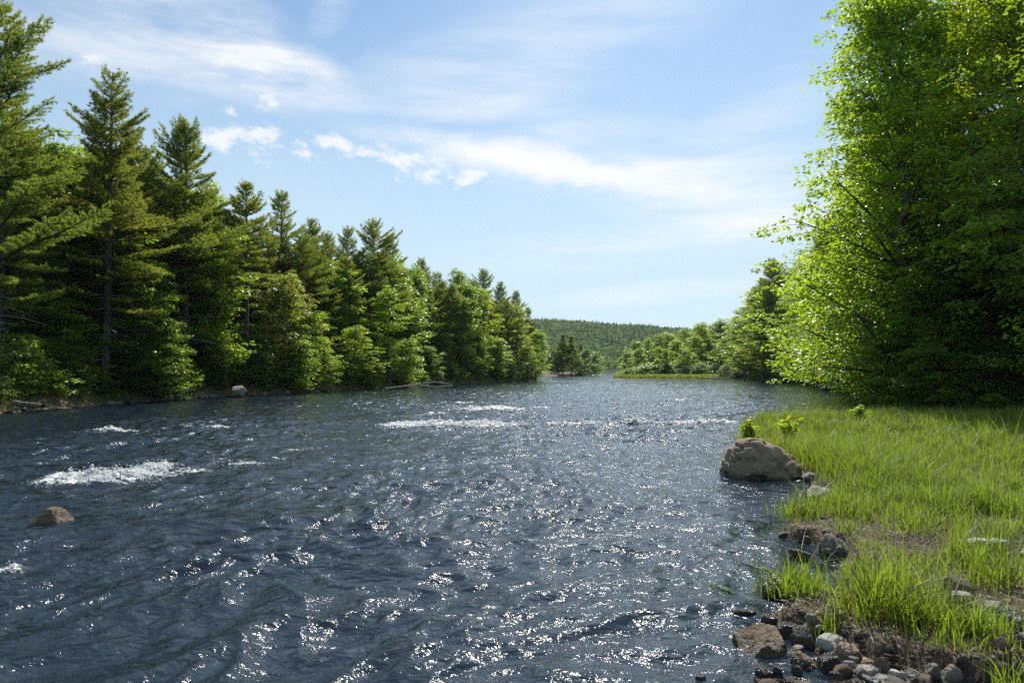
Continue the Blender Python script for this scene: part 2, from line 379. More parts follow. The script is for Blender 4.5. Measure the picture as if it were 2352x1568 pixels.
def build_foam():
    rng = np.random.default_rng(5); P = []; S = []
    for k, (cx, cy, ax, ay, s) in enumerate(FW):
        if s < .55: continue
        n = int(min(26000, 30000 * ax * ay * s ** 3 + 100))
        x = cx + rng.normal(0, .5, n) * ax; y = cy + rng.normal(0, .42, n) * ay
        w = pn2(x * 1.5, y * 4.5, 61) + .7 * pn2(x * 5, y * 13, 62)
        ok = w > (.12 - .22 * min(1, s)) + rng.normal(0, .08, n); x, y = x[ok], y[ok]
        sz = rng.uniform(.003, .010, len(x)) * np.clip(cy / 11, .8, 4) * (1 + (rng.random(len(x)) > .93))
        z = wave_h(x, y) + np.where(rng.random(len(x)) > .8, rng.exponential(.022, len(x)) * s, 0) + sz * .3
        P.append(np.stack([x, y, z], -1)); S.append(sz)
    P = np.concatenate(P); S = np.concatenate(S); n = len(P)
    O = np.array([[1, 0, 0], [-1, 0, 0], [0, 1, 0], [0, -1, 0], [0, 0, 1], [0, 0, -1]], float)
    T = np.array([[0, 2, 4], [2, 1, 4], [1, 3, 4], [3, 0, 4], [2, 0, 5], [1, 2, 5], [3, 1, 5], [0, 3, 5]])
    jit = 1 + rng.uniform(-.4, .6, (n, 6, 1))
    V = P[:, None] + O[None] * jit * S[:, None, None] * np.array([1.5, 1.2, .6])
    Fq = (T[None] + np.arange(n)[:, None, None] * 6).reshape(-1, 3)
    m, t = material('white_froth'); t.l.new(principled(t, (.80, .80, .78), .5, .5), t.out.inputs[0])
    o = link('river_foam', mesh('river_foam', V.reshape(-1, 3), [Fq], [m], True))
    tag(o, 'white broken froth on the riffles across the dark river', 'foam', kind='stuff')
build_foam()
# ---------------------------------------------------------------- trees
def leaves(P, A, Nn, S, fine=False, wid=.33):
    n = len(P); A = nrm(A); B = nrm(np.cross(A, Nn)); Nn = np.cross(B, A); S = S[:, None]
    if fine:
        V = np.stack([P, P + A * .28 * S + B * wid * S + Nn * .10 * S, P + A * .70 * S + B * wid * .72 * S + Nn * .04 * S, P + A * S - Nn * .12 * S,
                      P + A * .70 * S - B * wid * .72 * S + Nn * .04 * S, P + A * .28 * S - B * wid * S + Nn * .10 * S], 1)
        q = np.array([[0, 1, 2, 3], [0, 3, 4, 5]]); k = 6
    else:
        V = np.stack([P, P + A * .45 * S + B * wid * S + Nn * .06 * S, P + A * S - Nn * .08 * S, P + A * .45 * S - B * wid * S + Nn * .06 * S], 1)
        q = np.array([[0, 1, 2, 3]]); k = 4
    Fq = (q[None] + np.arange(n)[:, None, None] * k).reshape(-1, 4)
    return V.reshape(-1, 3), Fq, k
def bez(a, b, c, n):
    t = np.linspace(0, 1, n)[:, None]; return (1 - t) ** 2 * a + 2 * t * (1 - t) * b + t * t * c

def make_decid(seed, H, R, cb, leaf, nlimb, nspray, nleaf, bark, fine=False, lean=(0, 0), prof=.62, tr=None, wide=.30, rs=.5, low=.0):
    g = np.random.default_rng(seed); tb = Tubes()
    r0 = tr or H * .012 + .03
    ctrl = np.array([[0, 0, -.3], [lean[0] * .35 + g.normal(0, .02 * H), lean[1] * .35 + g.normal(0, .02 * H), .4 * H], [lean[0], lean[1], .93 * H]])
    tp = bez(ctrl[0], ctrl[1], ctrl[2], 14); tp[1:-1, :2] += g.normal(0, .012 * H, (12, 2)) * .5
    tb.add(tp, r0 * np.linspace(1.15, .12, 14) ** .9, 8)
    def trunk(z): return np.array([np.interp(z, tp[:, 2], tp[:, 0]), np.interp(z, tp[:, 2], tp[:, 1]), z])
    zb = cb * H; LP = []; LA = []
    for i in range(nlimb):
        t = (i + g.uniform(.1, .9)) / nlimb
        t = t ** .9; az = i * 2.39996 + g.normal(0, .35)
        z = zb + t * (H * .97 - zb)
        rr = R * (math.sin(PI * min(1, max(.02, (t * .92 + .08) ** prof))) ** .6 * (1 - low) + low * (1 - t))
        rad = rr * g.uniform(.48, 1.14) * (1 + .22 * math.sin(az * 2 + seed) + .15 * math.sin(az * 5 + seed * 3))
        cen = trunk(min(z, .9 * H)); e = cen + np.array([math.cos(az) * rad, math.sin(az) * rad, 0]); e[2] = z + g.normal(0, .02 * H)
        oz = max(zb * .75, min(z - rad * g.uniform(.35, .8), .88 * H)); o = trunk(max(.12 * H if cb > .15 else .04 * H, oz))
        mid = o * .5 + e * .5 + np.array([0, 0, .12 * rad * g.uniform(-.3, 1)])
        lp = bez(o, mid, e, 7); lr = r0 * np.interp(oz / H, [0, 1], [.5, .16]); tb.add(lp, np.linspace(lr, .012, 7), 5)
        br = max(.28 * R, .35) * g.uniform(.75, 1.35)
        for j in range(nspray):
            s = g.uniform(.35, 1.05); q = bez(o, mid, e, 21)[min(20, int(s * 20))]
            d = g.normal(0, 1, 3); d /= np.linalg.norm(d) + 1e-9; d[2] *= .55; c = q + d * br * g.uniform(.25, 1.0) ** .6
            if j % 3 == 0: tb.add(bez(q, (q + c) / 2 + np.array([0, 0, .08 * br]), c, 4), np.linspace(max(.008, lr * .25), .004, 4), 3)
            n = int(nleaf * g.uniform(.5, 1.4)); a = g.uniform(0, 2 * PI, n); rd = rs * np.sqrt(g.random(n)) * g.uniform(.6, 1.2)
            out = c - cen; out[2] = 0; out = out / (np.linalg.norm(out) + 1e-6)
            off = np.stack([np.cos(a) * rd, np.sin(a) * rd, g.normal(0, .10 * rs + .02, n) - .35 * rd ** 2 / rs], -1); off += out * rd[:, None] * .35
            LP.append(c + off); ax = np.stack([np.cos(a), np.sin(a), np.full(n, -.45)], -1) * .7 + out * .5 + g.normal(0, .45, (n, 3)); LA.append(ax)
    P = np.concatenate(LP); A = np.concatenate(LA); n = len(P)
    Nn = np.array([0, 0, 1.]) + g.normal(0, .55, (n, 3)); S = leaf * g.uniform(.6, 1.25, n)
    V, Fq, k = leaves(P, A, Nn, S, fine, wide)
    crown = mesh('crown', V, [Fq], [MAT['leaf']], False, {'rnd': np.repeat(g.random(n), k)})
    return {'trunk': tb.mesh('trunk', [bark]), 'crown': crown, 'H': H, 'mat': None}

def make_pine(seed, H, R, cb, dens=1.0, sparse=0., needle=.20, nw=.030, upsweep=1.0, side=None, nn=11, bare=True):
    g = np.random.default_rng(seed); tb = Tubes(); db = Tubes()
    r0 = H * .0125 + .02
    zs = np.linspace(-.3, H, 16); tp = np.stack([np.cumsum(g.normal(0, .03, 16)), np.cumsum(g.normal(0, .03, 16)), zs], -1)
    tb.add(tp, r0 * (1 - np.clip(zs / H, 0, 1)) ** .8 + .012, 9)
    def trunk(z): return np.array([np.interp(z, zs, tp[:, 0]), np.interp(z, zs, tp[:, 1]), z])
    TP = []; TD = []; TS = []
    z = cb * H
    while z < H * .985:
        t = (z - cb * H) / (H * (1 - cb)); nb = int(g.integers(3, 6)) + (1 if t > .5 else 0)
        gap = g.uniform(.42, .92) * (H / 17) * (1 - .35 * t)
        a0 = g.uniform(0, 2 * PI); lv = g.uniform(.60, 1.2)
        for i in range(nb):
            if g.random() < sparse * (1 - t): continue
            az = a0 + i * 2 * PI / nb + g.normal(0, .28)
            L = R * 1.12 * ((1 - t) ** .60 * (.6 + .4 * sst(0, .22, t)) * lv * g.uniform(.55, 1.15) + .04)
            if side is not None: L *= 1 + .35 * math.cos(az - side)
            L = max(L, .25); el = math.radians(-6 + 62 * t ** 1.6 + g.normal(0, 7)); d = np.array([math.cos(az), math.sin(az), 0])
            o = trunk(z + g.normal(0, .06)); e = o + d * L * math.cos(el) + np.array([0, 0, L * math.sin(el) + .10 * L * upsweep])
            mid = o + d * L * .5 * math.cos(el) + np.array([0, 0, L * .5 * math.sin(el) - .05 * L])
            bp = bez(o, mid, e, 6); tb.add(bp, np.linspace(max(.012, .018 * L + .006), .006, 6), 4)
            nbr = max(4, int(L * .80 / .12 * dens)); sd = np.array([-d[1], d[0], 0]); full = bez(o, mid, e, 31)
            for j in range(nbr):
                s = .20 + .80 * (j + g.random()) / nbr if L > 1.2 else .08 + .92 * (j + g.random()) / nbr
                q = full[min(30, int(s * 30))]; sg = 1 if j % 2 else -1; l = (.20 + .40 * L * (1.1 - s) * g.uniform(.5, 1.15)); l = min(l, 1.05)
                dr = d * g.uniform(.55, .9) + sd * sg * g.uniform(.5, 1.0) + np.array([0, 0, g.uniform(.0, .22) + .45 * t]); dr /= np.linalg.norm(dr)
                if s > .95: dr = nrm(e - mid)
                nt = max(2, int(l / .085)); ss = (np.arange(nt) + g.random(nt)) / nt
                TP.append(q + dr * (ss * l)[:, None] + g.normal(0, .02, (nt, 3))); TD.append(np.tile(dr, (nt, 1)) + np.array([0, 0, .25])); TS.append(np.full(nt, needle))
        z += gap
    # leader
    nt = 10; ss = np.linspace(.0, .5, nt); TP.append(np.array([tp[-1, 0], tp[-1, 1], H]) - np.array([0, 0, 1]) * ss[:, None] + g.normal(0, .02, (nt, 3))); TD.append(np.tile([0, 0, 1.], (nt, 1))); TS.append(np.full(nt, needle))
    P = np.concatenate(TP); D = nrm(np.concatenate(TD)); S = np.concatenate(TS); n = len(P); k = nn
    dirs = nrm(D[:, None] * .75 + g.normal(0, .55, (n, k, 3))); base = np.repeat(P[:, None], k, 1) + g.normal(0, .025, (n, k, 3))
    ln = (S[:, None] * g.uniform(.6, 1.15, (n, k)))[..., None]; sidev = nrm(np.cross(dirs, g.normal(0, 1, (n, k, 3)))) * nw
    V = np.stack([base - sidev * .5, base + sidev * .5, base + dirs * ln], 2).reshape(-1, 3)
    Fq = np.arange(len(V)).reshape(-1, 3)
    rr = np.repeat(np.clip(g.normal(.5, .2, n), 0, 1), k * 3)
    crown = mesh('crown', V, [Fq], [MAT['needle']], False, {'rnd': rr})
    out = {'trunk': tb.mesh('trunk', [MAT['bark']]), 'crown': crown, 'H': H, 'mat': None}
    if bare:
        z = H * .10
        while z < cb * H + 1.0:
            for i in range(int(g.integers(1, 4))):
                az = g.uniform(0, 2 * PI); L = g.uniform(.5, 1.9) * R / 3.5; o = trunk(z); d = np.array([math.cos(az), math.sin(az), 0]); e = o + d * L + np.array([0, 0, -.18 * L])
                bp = bez(o, o + d * L * .5 + np.array([0, 0, .06]), e, 5); db.add(bp, np.linspace(.022, .006, 5), 4)
                for j in range(4):
                    q = bp[g.integers(1, 4)]; dd = d * .6 + g.normal(0, .5, 3); db.add(np.array([q, q + dd * .25, q + dd * .5 + [0, 0, -.05]]), np.array([.009, .006, .003]), 3)
            z += g.uniform(.25, .6)
        out['dead_branch'] = db.mesh('dead_branch', [MAT['dead']])
    return out

def copy_mesh_mat(o, mat):
    o.material_slots[0].link = 'OBJECT'; o.material_slots[0].material = mat
USED = {}
def tree(name, kit, x, y, H, label, cat, group=None, mat=None, wide=1.0, rot=None, z=None, crown='crown', dead=False, tmat=None, trunkname='trunk', sink=0.0, tilt=(0, 0)):
    e = link(name, None); s = H / kit['H']
    e.location = (x, y, (gz(x, y) if z is None else z) - sink); e.scale = (s * wide, s * wide, s)
    e.rotation_euler = (tilt[0], tilt[1], random.uniform(0, 6.28) if rot is None else rot)
    tag(e, label, cat, group)
    tr = link(trunkname, kit['trunk'], e)
    if tmat: copy_mesh_mat(tr, tmat)
    c = link(crown, kit['crown'], e)
    if mat: copy_mesh_mat(c, mat)
    if dead and 'dead_branch' in kit: link('dead_branches', kit['dead_branch'], e)
    return e

random.seed(7)
B = MAT['bark']; BG = MAT['bark_grey']
PINES = [make_pine(1, 17, 4.6, .28), make_pine(2, 17, 3.8, .20, 1.1), make_pine(3, 17, 4.6, .30, 1.0, .15), make_pine(4, 17, 3.7, .16, 1.1), make_pine(6, 17, 4.1, .16, 1.1), make_pine(7, 17, 4.4, .22, 1.05, .22, side=1.0)]
PINE_A = make_pine(11, 19.5, 4.6, .24, 1.1, .22, side=0.3)
PINE_B = make_pine(12, 19.5, 4.3, .26, 1.15, .10)
PINE_C = make_pine(13, 17.5, 4.7, .25, 1.15, .12)
PINE_D = make_pine(14, 15, 3.1, .46, 1.15, .1)
DEC = [make_decid(21, 10, 3.2, .14, .19, 34, 11, 42, BG), make_decid(22, 14, 3.2, .16, .19, 40, 10, 42, BG), make_decid(23, 10, 3.0, .18, .19, 30, 12, 42, BG, lean=(.8, 0)),
       make_decid(24, 14, 2.6, .10, .19, 36, 11, 40, BG), make_decid(25, 8, 2.6, .12, .17, 28, 11, 42, BG), make_decid(26, 12, 3.8, .2, .2, 36, 12, 42, BG, lean=(-.7, .5))]
SHR = [make_decid(31, 2.4, 1.5, .04, .11, 18, 8, 34, BG, rs=.28, tr=.03), make_decid(32, 3.2, 1.5, .04, .12, 22, 8, 36, BG, rs=.3, tr=.035), make_decid(33, 1.6, 1.3, .03, .10, 16, 7, 36, BG, rs=.25, tr=.02)]

# ---- left bank, the trees one can single out: picture x, picture y of the tip, distance
LP = [(10, 18, 33, PINE_A, 1.0, 'tallest pine with long sparse level branches at the far left edge of the picture', 5.2),
      (258, 168, 40, PINE_B, 1.0, 'tall broad pine standing second from the left edge of the left bank', 1.0),
      (436, 282, 48, PINE_C, 1.0, 'pine with an open pointed top behind the tall yellow green maple on the left bank', 2.0),
      (567, 424, 53, PINE_D, 1.0, 'slender pine with a long bare trunk and dead lower twigs beside the grey bank stone', 3.0),
      (650, 438, 64, PINES[3], 1.0, 'narrow pine with a lone spire just right of the slender bare trunked pine', 4.0),
      (716, 508, 68, PINES[1], 1.0, 'full rounded pine right of the lone spire and above the golden topped maple', 1.5),
      (755, 535, 72, PINES[4], .95, 'dense pine between the rounded pine and the twin topped pine on the left bank', 2.5),
      (800, 522, 76, PINES[0], .9, 'twin topped dark pine just left of the last high peak of the left treeline', 3.5),
      (860, 503, 79, PINES[2], 1.0, 'high open topped pine making the last tall peak of the left treeline', .5),
      (897, 543, 86, PINES[1], .95, 'pine with drooping right side leaning against the last tall peak of the left treeline', 4.5),
      (968, 594, 98, PINES[4], .95, 'pointed pine just right of the dip after the last high peak of the left treeline', 1.2),
      (1003, 625, 103, PINES[0], .9, 'shorter feathery pine right beside the pointed pine in the middle of the left bank', 2.2),
      (1110, 618, 119, PINES[2], .9, 'pine right of the leafy tree that breaks the top of the left treeline', 3.2),
      (1150, 650, 122, PINES[1], .95, 'third pine from the far right end of the left treeline', 4.2),
      (1185, 668, 128, PINES[4], .95, 'second pine from the far right end of the left treeline', 5.2),
      (1212, 705, 132, PINES[3], 1.0, 'last pine at the far right end of the left treeline', .2)]
for px, py, D, kit, w, lab, rot in LP:
    p = at(px, py, D); zb = gz(p[0], D); tree('pine_tree', kit, p[0], D, p[2] - zb, lab, 'pine tree', mat=MAT['needle'], wide=w, rot=rot, dead=D < 70)
LD = [(335, 588, 43, DEC[0], 3.15, 'leaf', 'bushy mid green maple low in front of the tall broad pine on the left bank'),
      (478, 410, 50.5, DEC[3], 3.0, 'leaf_yellow', 'tall bright yellow green maple left of the slender bare trunked pine'),
      (652, 622, 57, DEC[0], 2.9, 'leaf_gold', 'maple with a golden seeded crown right of the slender bare trunked pine'),
      (712, 705, 59, DEC[4], 2.2, 'leaf_yellow', 'yellow green maple leaning out right below the golden maple'),
      (805, 745, 65, DEC[5], 2.4, 'leaf_yellow', 'small spreading maple with flat layers of pale leaves above the shore'),
      (895, 655, 73, DEC[3], 2.5, 'leaf_yellow', 'upright light green tree standing below the last tall pine peak'),
      (1066, 678, 97, DEC[1], 2.6, 'leaf_yellow', 'tall yellow green poplar standing out near the middle of the left bank'),
      (1100, 765, 100, DEC[4], 2.2, 'leaf_yellow', 'round yellow green sapling at the foot of the tall poplar'),
      (1062, 612, 120, DEC[5], 3.0, 'leaf', 'leafy tree breaking through the pine tops of the left treeline'),
      (1185, 695, 117, DEC[1], 2.9, 'leaf_yellow', 'light green tree leaning before the last pines of the left treeline'),
      (1228, 755, 124, DEC[2], 2.9, 'leaf_yellow', 'last bright green tree hanging over the water where the left bank ends'),
      (945, 600, 92, DEC[2], 2.6, 'leaf', 'green leafy top showing right after the last tall pine peak'),
      (395, 720, 42, DEC[2], 1.9, 'leaf', 'low maple branch tree bending towards the river right of the bushy maple'),
      (120, 640, 42, DEC[5], 3.4, 'leaf', 'leafy tree glowing behind the tallest pine near the left edge'),
      (590, 760, 53, DEC[4], 1.5, 'leaf_dark', 'small dark green sapling just right of the slender bare trunk'),
      (690, 770, 56, DEC[4], 1.7, 'leaf_yellow', 'small bright sapling at the water under the golden maple')]
for px, py, D, kit, R, mt, lab in LD:
    p = at(px, py, D); zb = gz(p[0], D); H = p[2] - zb
    R0 = {id(DEC[0]): 3.2, id(DEC[1]): 3.2, id(DEC[2]): 3.0, id(DEC[3]): 2.6, id(DEC[4]): 2.6, id(DEC[5]): 3.8}[id(kit)]
    tree('maple_tree' if 'poplar' not in lab else 'poplar_tree', kit, p[0], D, H, lab, 'maple tree' if 'maple' in lab else 'leafy tree', mat=MAT[mt], wide=min(1.5, max(.6, R / R0 / (H / kit['H']))))
# ---- the rest of the left wood
SILL = [(-900, 0), (-200, 60), (0, 60), (60, 250), (120, 330), (190, 330), (258, 210), (330, 360), (400, 380), (440, 330), (510, 470), (540, 560), (600, 545), (650, 480), (690, 560), (860, 560), (930, 625), (1020, 650), (1100, 655), (1200, 725), (1240, 775), (1262, 830)]
def fill_left():
    g = random.Random(3)
    pxs = -500
    for off, step in ((5, 5.2), (8.5, 4.8), (13, 4.8), (18, 5.5), (25, 7.5)):
        px = -420
        while px < 1235:
            sd = lerpx(SHL, px); D = sd + off * (1 + .15 * g.random()) * (.75 if px < 0 else 1)
            X = wx(px, sd) - off * .75 + g.uniform(-1, 1); D = sd + off * .65 + g.uniform(-1, 1.5)
            ppx = CX + X / D * F
            step_px = step * F / D * .95 * (1.0 if px > 0 else 2.2)
            if float(sdist(LEFT, np.array([X]), np.array([D]))[0]) > 2.0:
                zb = gz(X, D); lim = at(ppx, lerpx(SILL, ppx) + g.uniform(12, 60), D)[2] - zb
                if g.random() < .55 or off > 15:
                    H = min(19.5, lim) if (off < 14 and px > 60 and g.random() < .75) else min(g.uniform(12, 19), lim)
                    if H > 4: tree('pine_tree', g.choice(PINES), X, D, H, 'dark pine standing inside the wood behind the front trees of the left bank', 'pine tree', 'pines inside the left wood', mat=MAT['needle'], wide=g.uniform(.85, 1.1), rot=g.uniform(0, 6), dead=off < 10)
                else:
                    H = min(g.uniform(6, 13), lim)
                    if H > 3: tree('leafy_tree', g.choice(DEC), X, D, H, 'green leafy tree half hidden behind the front trees of the left bank', 'leafy tree', 'leafy trees inside the left wood', mat=MAT[g.choice(['leaf', 'leaf', 'leaf_dark', 'leaf_yellow'])], wide=g.uniform(.9, 1.3), rot=g.uniform(0, 6))
            px += step_px * g.uniform(.8, 1.2)
    # young trees filling the shade between the trunks
    for off in (3.0, 7.0, 12, 19):
        px = -60
        while px < 1225:
            sd = lerpx(SHL, px); X = wx(px, sd) - off * .75 + g.uniform(-1, 1); D = sd + off * .65 + g.uniform(-1, 1)
            if float(sdist(LEFT, np.array([X]), np.array([D]))[0]) > 1.5:
                H = g.uniform(2.5, 5.5); tree('young_tree', g.choice(DEC), X, D, H, 'young leafy tree filling the shade between the trunks of the left bank', 'leafy tree', 'young trees between the left trunks', mat=MAT[g.choice(['leaf', 'leaf_yellow', 'leaf', 'leaf_dark'])], wide=g.uniform(1.2, 1.7), rot=g.uniform(0, 6))
            px += 3.6 * F / D * g.uniform(.8, 1.3) * (1 if px > 500 else 1.25)
    # shrubs along the water
    px = -150
    while px < 1245:
        sd = lerpx(SHL, px); 
        for k in range(2):
            X = wx(px, sd) - .5 - k * 1.9 + g.uniform(-.4, .4); D = sd + .5 + k * 1.5 + g.uniform(-.4, .4)
            if 690 < px < 780 and k == 0: continue
            H = g.uniform(.8, 1.7) * (1 + .5 * k) * (1.25 if px > 500 else 1.2)
            tree('shrub', g.choice(SHR), X, D, H, 'low leafy shrub growing along the waterline of the left bank', 'shrub', 'shrubs along the left bank', mat=MAT[g.choice(['leaf', 'leaf_dark', 'leaf', 'leaf_yellow' if px > 550 else 'leaf_dark', 'leaf_willow' if px > 700 else 'leaf_dark'])], wide=g.uniform(1, 1.4), rot=g.uniform(0, 6), trunkname='stems', crown='foliage')
        px += 1.7 * F / sd * g.uniform(.8, 1.25)
fill_left()
def mass_left():
    g = random.Random(31); SM = [(0, 210), (60, 300), (120, 340), (200, 320), (260, 330), (330, 335), (380, 390), (420, 420), (480, 480), (540, 505), (600, 515), (640, 530), (700, 545), (760, 560), (830, 572), (900, 590), (950, 612), (1010, 642), (1060, 640), (1120, 660), (1180, 690), (1225, 730), (1250, 790)]
    px = 30
    while px < 1235:
        sd = lerpx(SHL, px); D = sd + g.uniform(6, 11); py = lerpx(SM, px) + g.uniform(-4, 32); p = at(px, py, D); zb = gz(p[0], D); H = p[2] - zb
        if g.random() < .6: tree('pine_tree', g.choice(PINES), p[0], D, H, 'dark pine standing inside the wood behind the front trees of the left bank', 'pine tree', 'pines inside the left wood', mat=MAT['needle'], wide=g.uniform(.85, 1.15), rot=g.uniform(0, 6), tilt=(g.uniform(-.03, .03), g.uniform(-.03, .03)))
        else: tree('leafy_tree', g.choice(DEC[:4]), p[0], D, H, 'green leafy tree half hidden behind the front trees of the left bank', 'leafy tree', 'leafy trees inside the left wood', mat=MAT[g.choice(['leaf', 'leaf_yellow', 'leaf'])], wide=g.uniform(.75, 1.0), rot=g.uniform(0, 6))
        px += g.uniform(17, 32)
    # lit saplings before the trunks, low over the water
    for px, py, D, k, mt, w in [(60, 760, 35, 4, 'leaf', 1.3), (150, 790, 37, 4, 'leaf_dark', 1.3), (215, 740, 41, 2, 'leaf', 1.0), (290, 800, 42, 4, 'leaf', 1.3), (400, 790, 45, 4, 'leaf_yellow', 1.2), (500, 770, 50, 4, 'leaf', 1.1), (620, 800, 55, 4, 'leaf', 1.2), (745, 790, 60, 4, 'leaf_yellow', 1.1), (850, 800, 68, 4, 'leaf', 1.2), (935, 770, 76, 4, 'leaf_yellow', 1.1), (985, 790, 86, 4, 'leaf', 1.2), (1020, 760, 92, 4, 'leaf', 1.0), (1140, 770, 106, 4, 'leaf_yellow', 1.2), (1165, 800, 110, 4, 'leaf', 1.3), (1210, 790, 118, 4, 'leaf', 1.2)]:
        p = at(px, py, D); tree('young_tree', DEC[k], p[0], D, p[2] - gz(p[0], D), 'young leafy tree leaning out over the waterline of the left bank', 'leafy tree', 'young trees along the left waterline', mat=MAT[mt], wide=w)
mass_left()
# ---- second wooded point, far shore, trees closing the channel
DEC_FAR = [make_decid(41, 10, 3.2, .06, .34, 30, 9, 22, BG), make_decid(42, 12, 3.0, .06, .34, 32, 9, 22, BG, low=.2), make_decid(43, 9, 3.4, .05, .34, 28, 9, 24, BG)]
PINE_FAR = [make_pine(45, 15, 3.6, .14, .7, .05, .34, .08, nn=7, bare=False), make_pine(46, 15, 3.2, .12, .7, .1, .34, .08, nn=7, bare=False)]
FARL = [(1292, 768, 226, 'p', 'left of the pair of tall dark pines on the wooded point where the channel narrows'), (1312, 772, 229, 'p', 'right of the pair of tall dark pines on the wooded point where the channel narrows'),
        (1345, 800, 238, 'd', 'round dark green tree right of the paired pines on the far wooded point'), (1365, 812, 250, 'd', 'small dark green tree at the tip of the far wooded point'),
        (1268, 800, 222, 'd', 'green tree between the left bank wood and the paired dark pines'), (1335, 790, 262, 'p', 'dark pine top behind the round tree of the far wooded point'),
        (1283, 808, 223, 'd', 'low green tree at the foot of the paired dark pines'), (1328, 818, 231, 'd', 'low dark green bush tree under the right paired pine')]
for px, py, D, k, lab in FARL:
    p = at(px, py, D); zb = gz(p[0], D)
    tree('pine_tree' if k == 'p' else 'leafy_tree', PINE_FAR[0] if k == 'p' else DEC_FAR[0], p[0], D, p[2] - zb, lab, 'pine tree' if k == 'p' else 'leafy tree', mat=MAT['needle' if k == 'p' else 'leaf_dark'], wide=1.25)
def fill_far():
    g = random.Random(12)
    # closing the channel
    for i in range(34):
        px = 1250 + i * 6.6; D = g.uniform(395, 470) if px > 1380 else g.uniform(270, 420); py = g.uniform(803, 826) if px < 1440 else g.uniform(792, 815)
        p = at(px, py, D); zb = gz(p[0], D); H = p[2] - zb
        if zb < .05 or H < 3: continue
        k = g.random() < .25
        tree('pine_tree' if k else 'leafy_tree', g.choice(PINE_FAR if k else DEC_FAR), p[0], D, H, 'small far tree closing off the river channel below the wooded hill', 'distant tree', 'far trees below the hill', mat=MAT['needle' if k else g.choice(['leaf', 'leaf_dark', 'leaf'])], wide=g.uniform(1.0, 1.5))
SHR_ = [(1400, 168), (1500, 155), (1560, 154), (1700, 159), (1780, 137), (1850, 106), (1900, 78), (1960, 54), (2005, 40), (2050, 34.5)]
SILR = [(1400, 830), (1430, 800), (1500, 780), (1560, 758), (1640, 750), (1680, 742), (1705, 715), (1735, 690), (1770, 602), (1800, 612), (1830, 545), (1860, 500), (1900, 440), (2352, 0)]
def fill_right():
    g = random.Random(21)
    for off, step in ((3.5, 4.2), (8, 5), (14, 6), (22, 8), (32, 10)):
        px = 1425
        while px < 2060:
            sd = lerpx(SHR_, px); D = sd + off * (1.9 if px < 1700 else .75) + g.uniform(-1, 1); 
            X = wx(px, sd) + (off * .85 if px > 1700 else off * .2) + g.uniform(-1, 1)
            if px < 1660: D += 12
            ppx = CX + X / D * F
            if float(sdist(RIGHT, np.array([X]), np.array([D]))[0]) > 1.5:
                zb = gz(X, D); lim = at(ppx, lerpx(SILR, ppx) + g.uniform(2, 30 if off < 20 else 14), D)[2] - zb
                if off < 5: lim *= g.uniform(.5, .9)
                far = D > 95
                k = g.random() < (.12 if far else .06); H = min(g.uniform(9, 15) if not k else 16, lim)
                if far: H = min(lim * g.uniform(.86, 1.0), 17)
                if off > 20: H = min(lim, 22)
                if H > 2.5:
                    if k: tree('pine_tree', g.choice(PINES), X, D, H, 'dark pine standing among the leafy trees of the right bank', 'pine tree', 'pines in the right wood', mat=MAT['needle'], wide=1.0)
                    else: tree('leafy_tree', g.choice(DEC_FAR if far else DEC), X, D, H, 'light green leafy tree in the unbroken row of the far right shore' if far else 'leafy tree rising behind the shrubs of the right bank beyond the grass', 'leafy tree', 'leafy trees of the far right shore' if far else 'leafy trees of the right bank', mat=MAT[g.choice(['leaf', 'leaf_yellow', 'leaf', 'leaf_yellow', 'leaf_willow'] if far else ['leaf', 'leaf_yellow', 'leaf'])], wide=g.uniform(1.0, 1.35))
            px += step * F / D * g.uniform(.8, 1.2)
    px = 1660
    while px < 2060:
        sd = lerpx(SHR_, px); X = wx(px, sd) + 1.0 + g.uniform(-.3, .5); D = sd + .7
        tree('shrub', g.choice(SHR), X, D, g.uniform(1.0, 2.6) * (1.3 if px < 1850 else 1), 'leafy shrub hanging over the waterline of the right bank beyond the grass', 'shrub', 'shrubs along the right bank', mat=MAT[g.choice(['leaf', 'leaf_willow', 'leaf', 'leaf_dark'])], wide=g.uniform(1, 1.4), trunkname='stems', crown='foliage')
        px += 2.0 * F / sd * g.uniform(.8, 1.2)
    # willow scrub behind the strip of marsh grass
    for i in range(46):
        px = 1440 + (i % 23) * 9.6 + g.uniform(-4, 4); D = (171 if i < 23 else 177) + g.uniform(-2, 2)
        p = at(px, 838 + g.uniform(-7, 7) + (10 if px < 1460 else 0), D)
        tree('willow_shrub', g.choice(SHR), p[0], D, max(1.2, p[2] - gz(p[0], D)), 'pale grey green willow bush behind the marsh grass of the far right shore', 'shrub', 'willow scrub on the far right shore', mat=MAT[g.choice(['leaf_willow', 'leaf', 'leaf'])], wide=g.uniform(1.1, 1.7), trunkname='stems', crown='foliage')
fill_far(); fill_right()
p = at(1772, 598, 118); tree('pine_tree', PINES[1], p[0], 118, p[2] - gz(p[0], 118), 'lone tall dark pine above the leafy trees of the right bank', 'pine tree', mat=MAT['needle'], wide=1.0, rot=2)
p = at(1752, 640, 122); tree('pine_tree', PINES[4], p[0], 122, p[2] - gz(p[0], 122), 'shorter dark pine just left of the lone tall pine on the right bank', 'pine tree', mat=MAT['needle'], wide=1.0, rot=1)

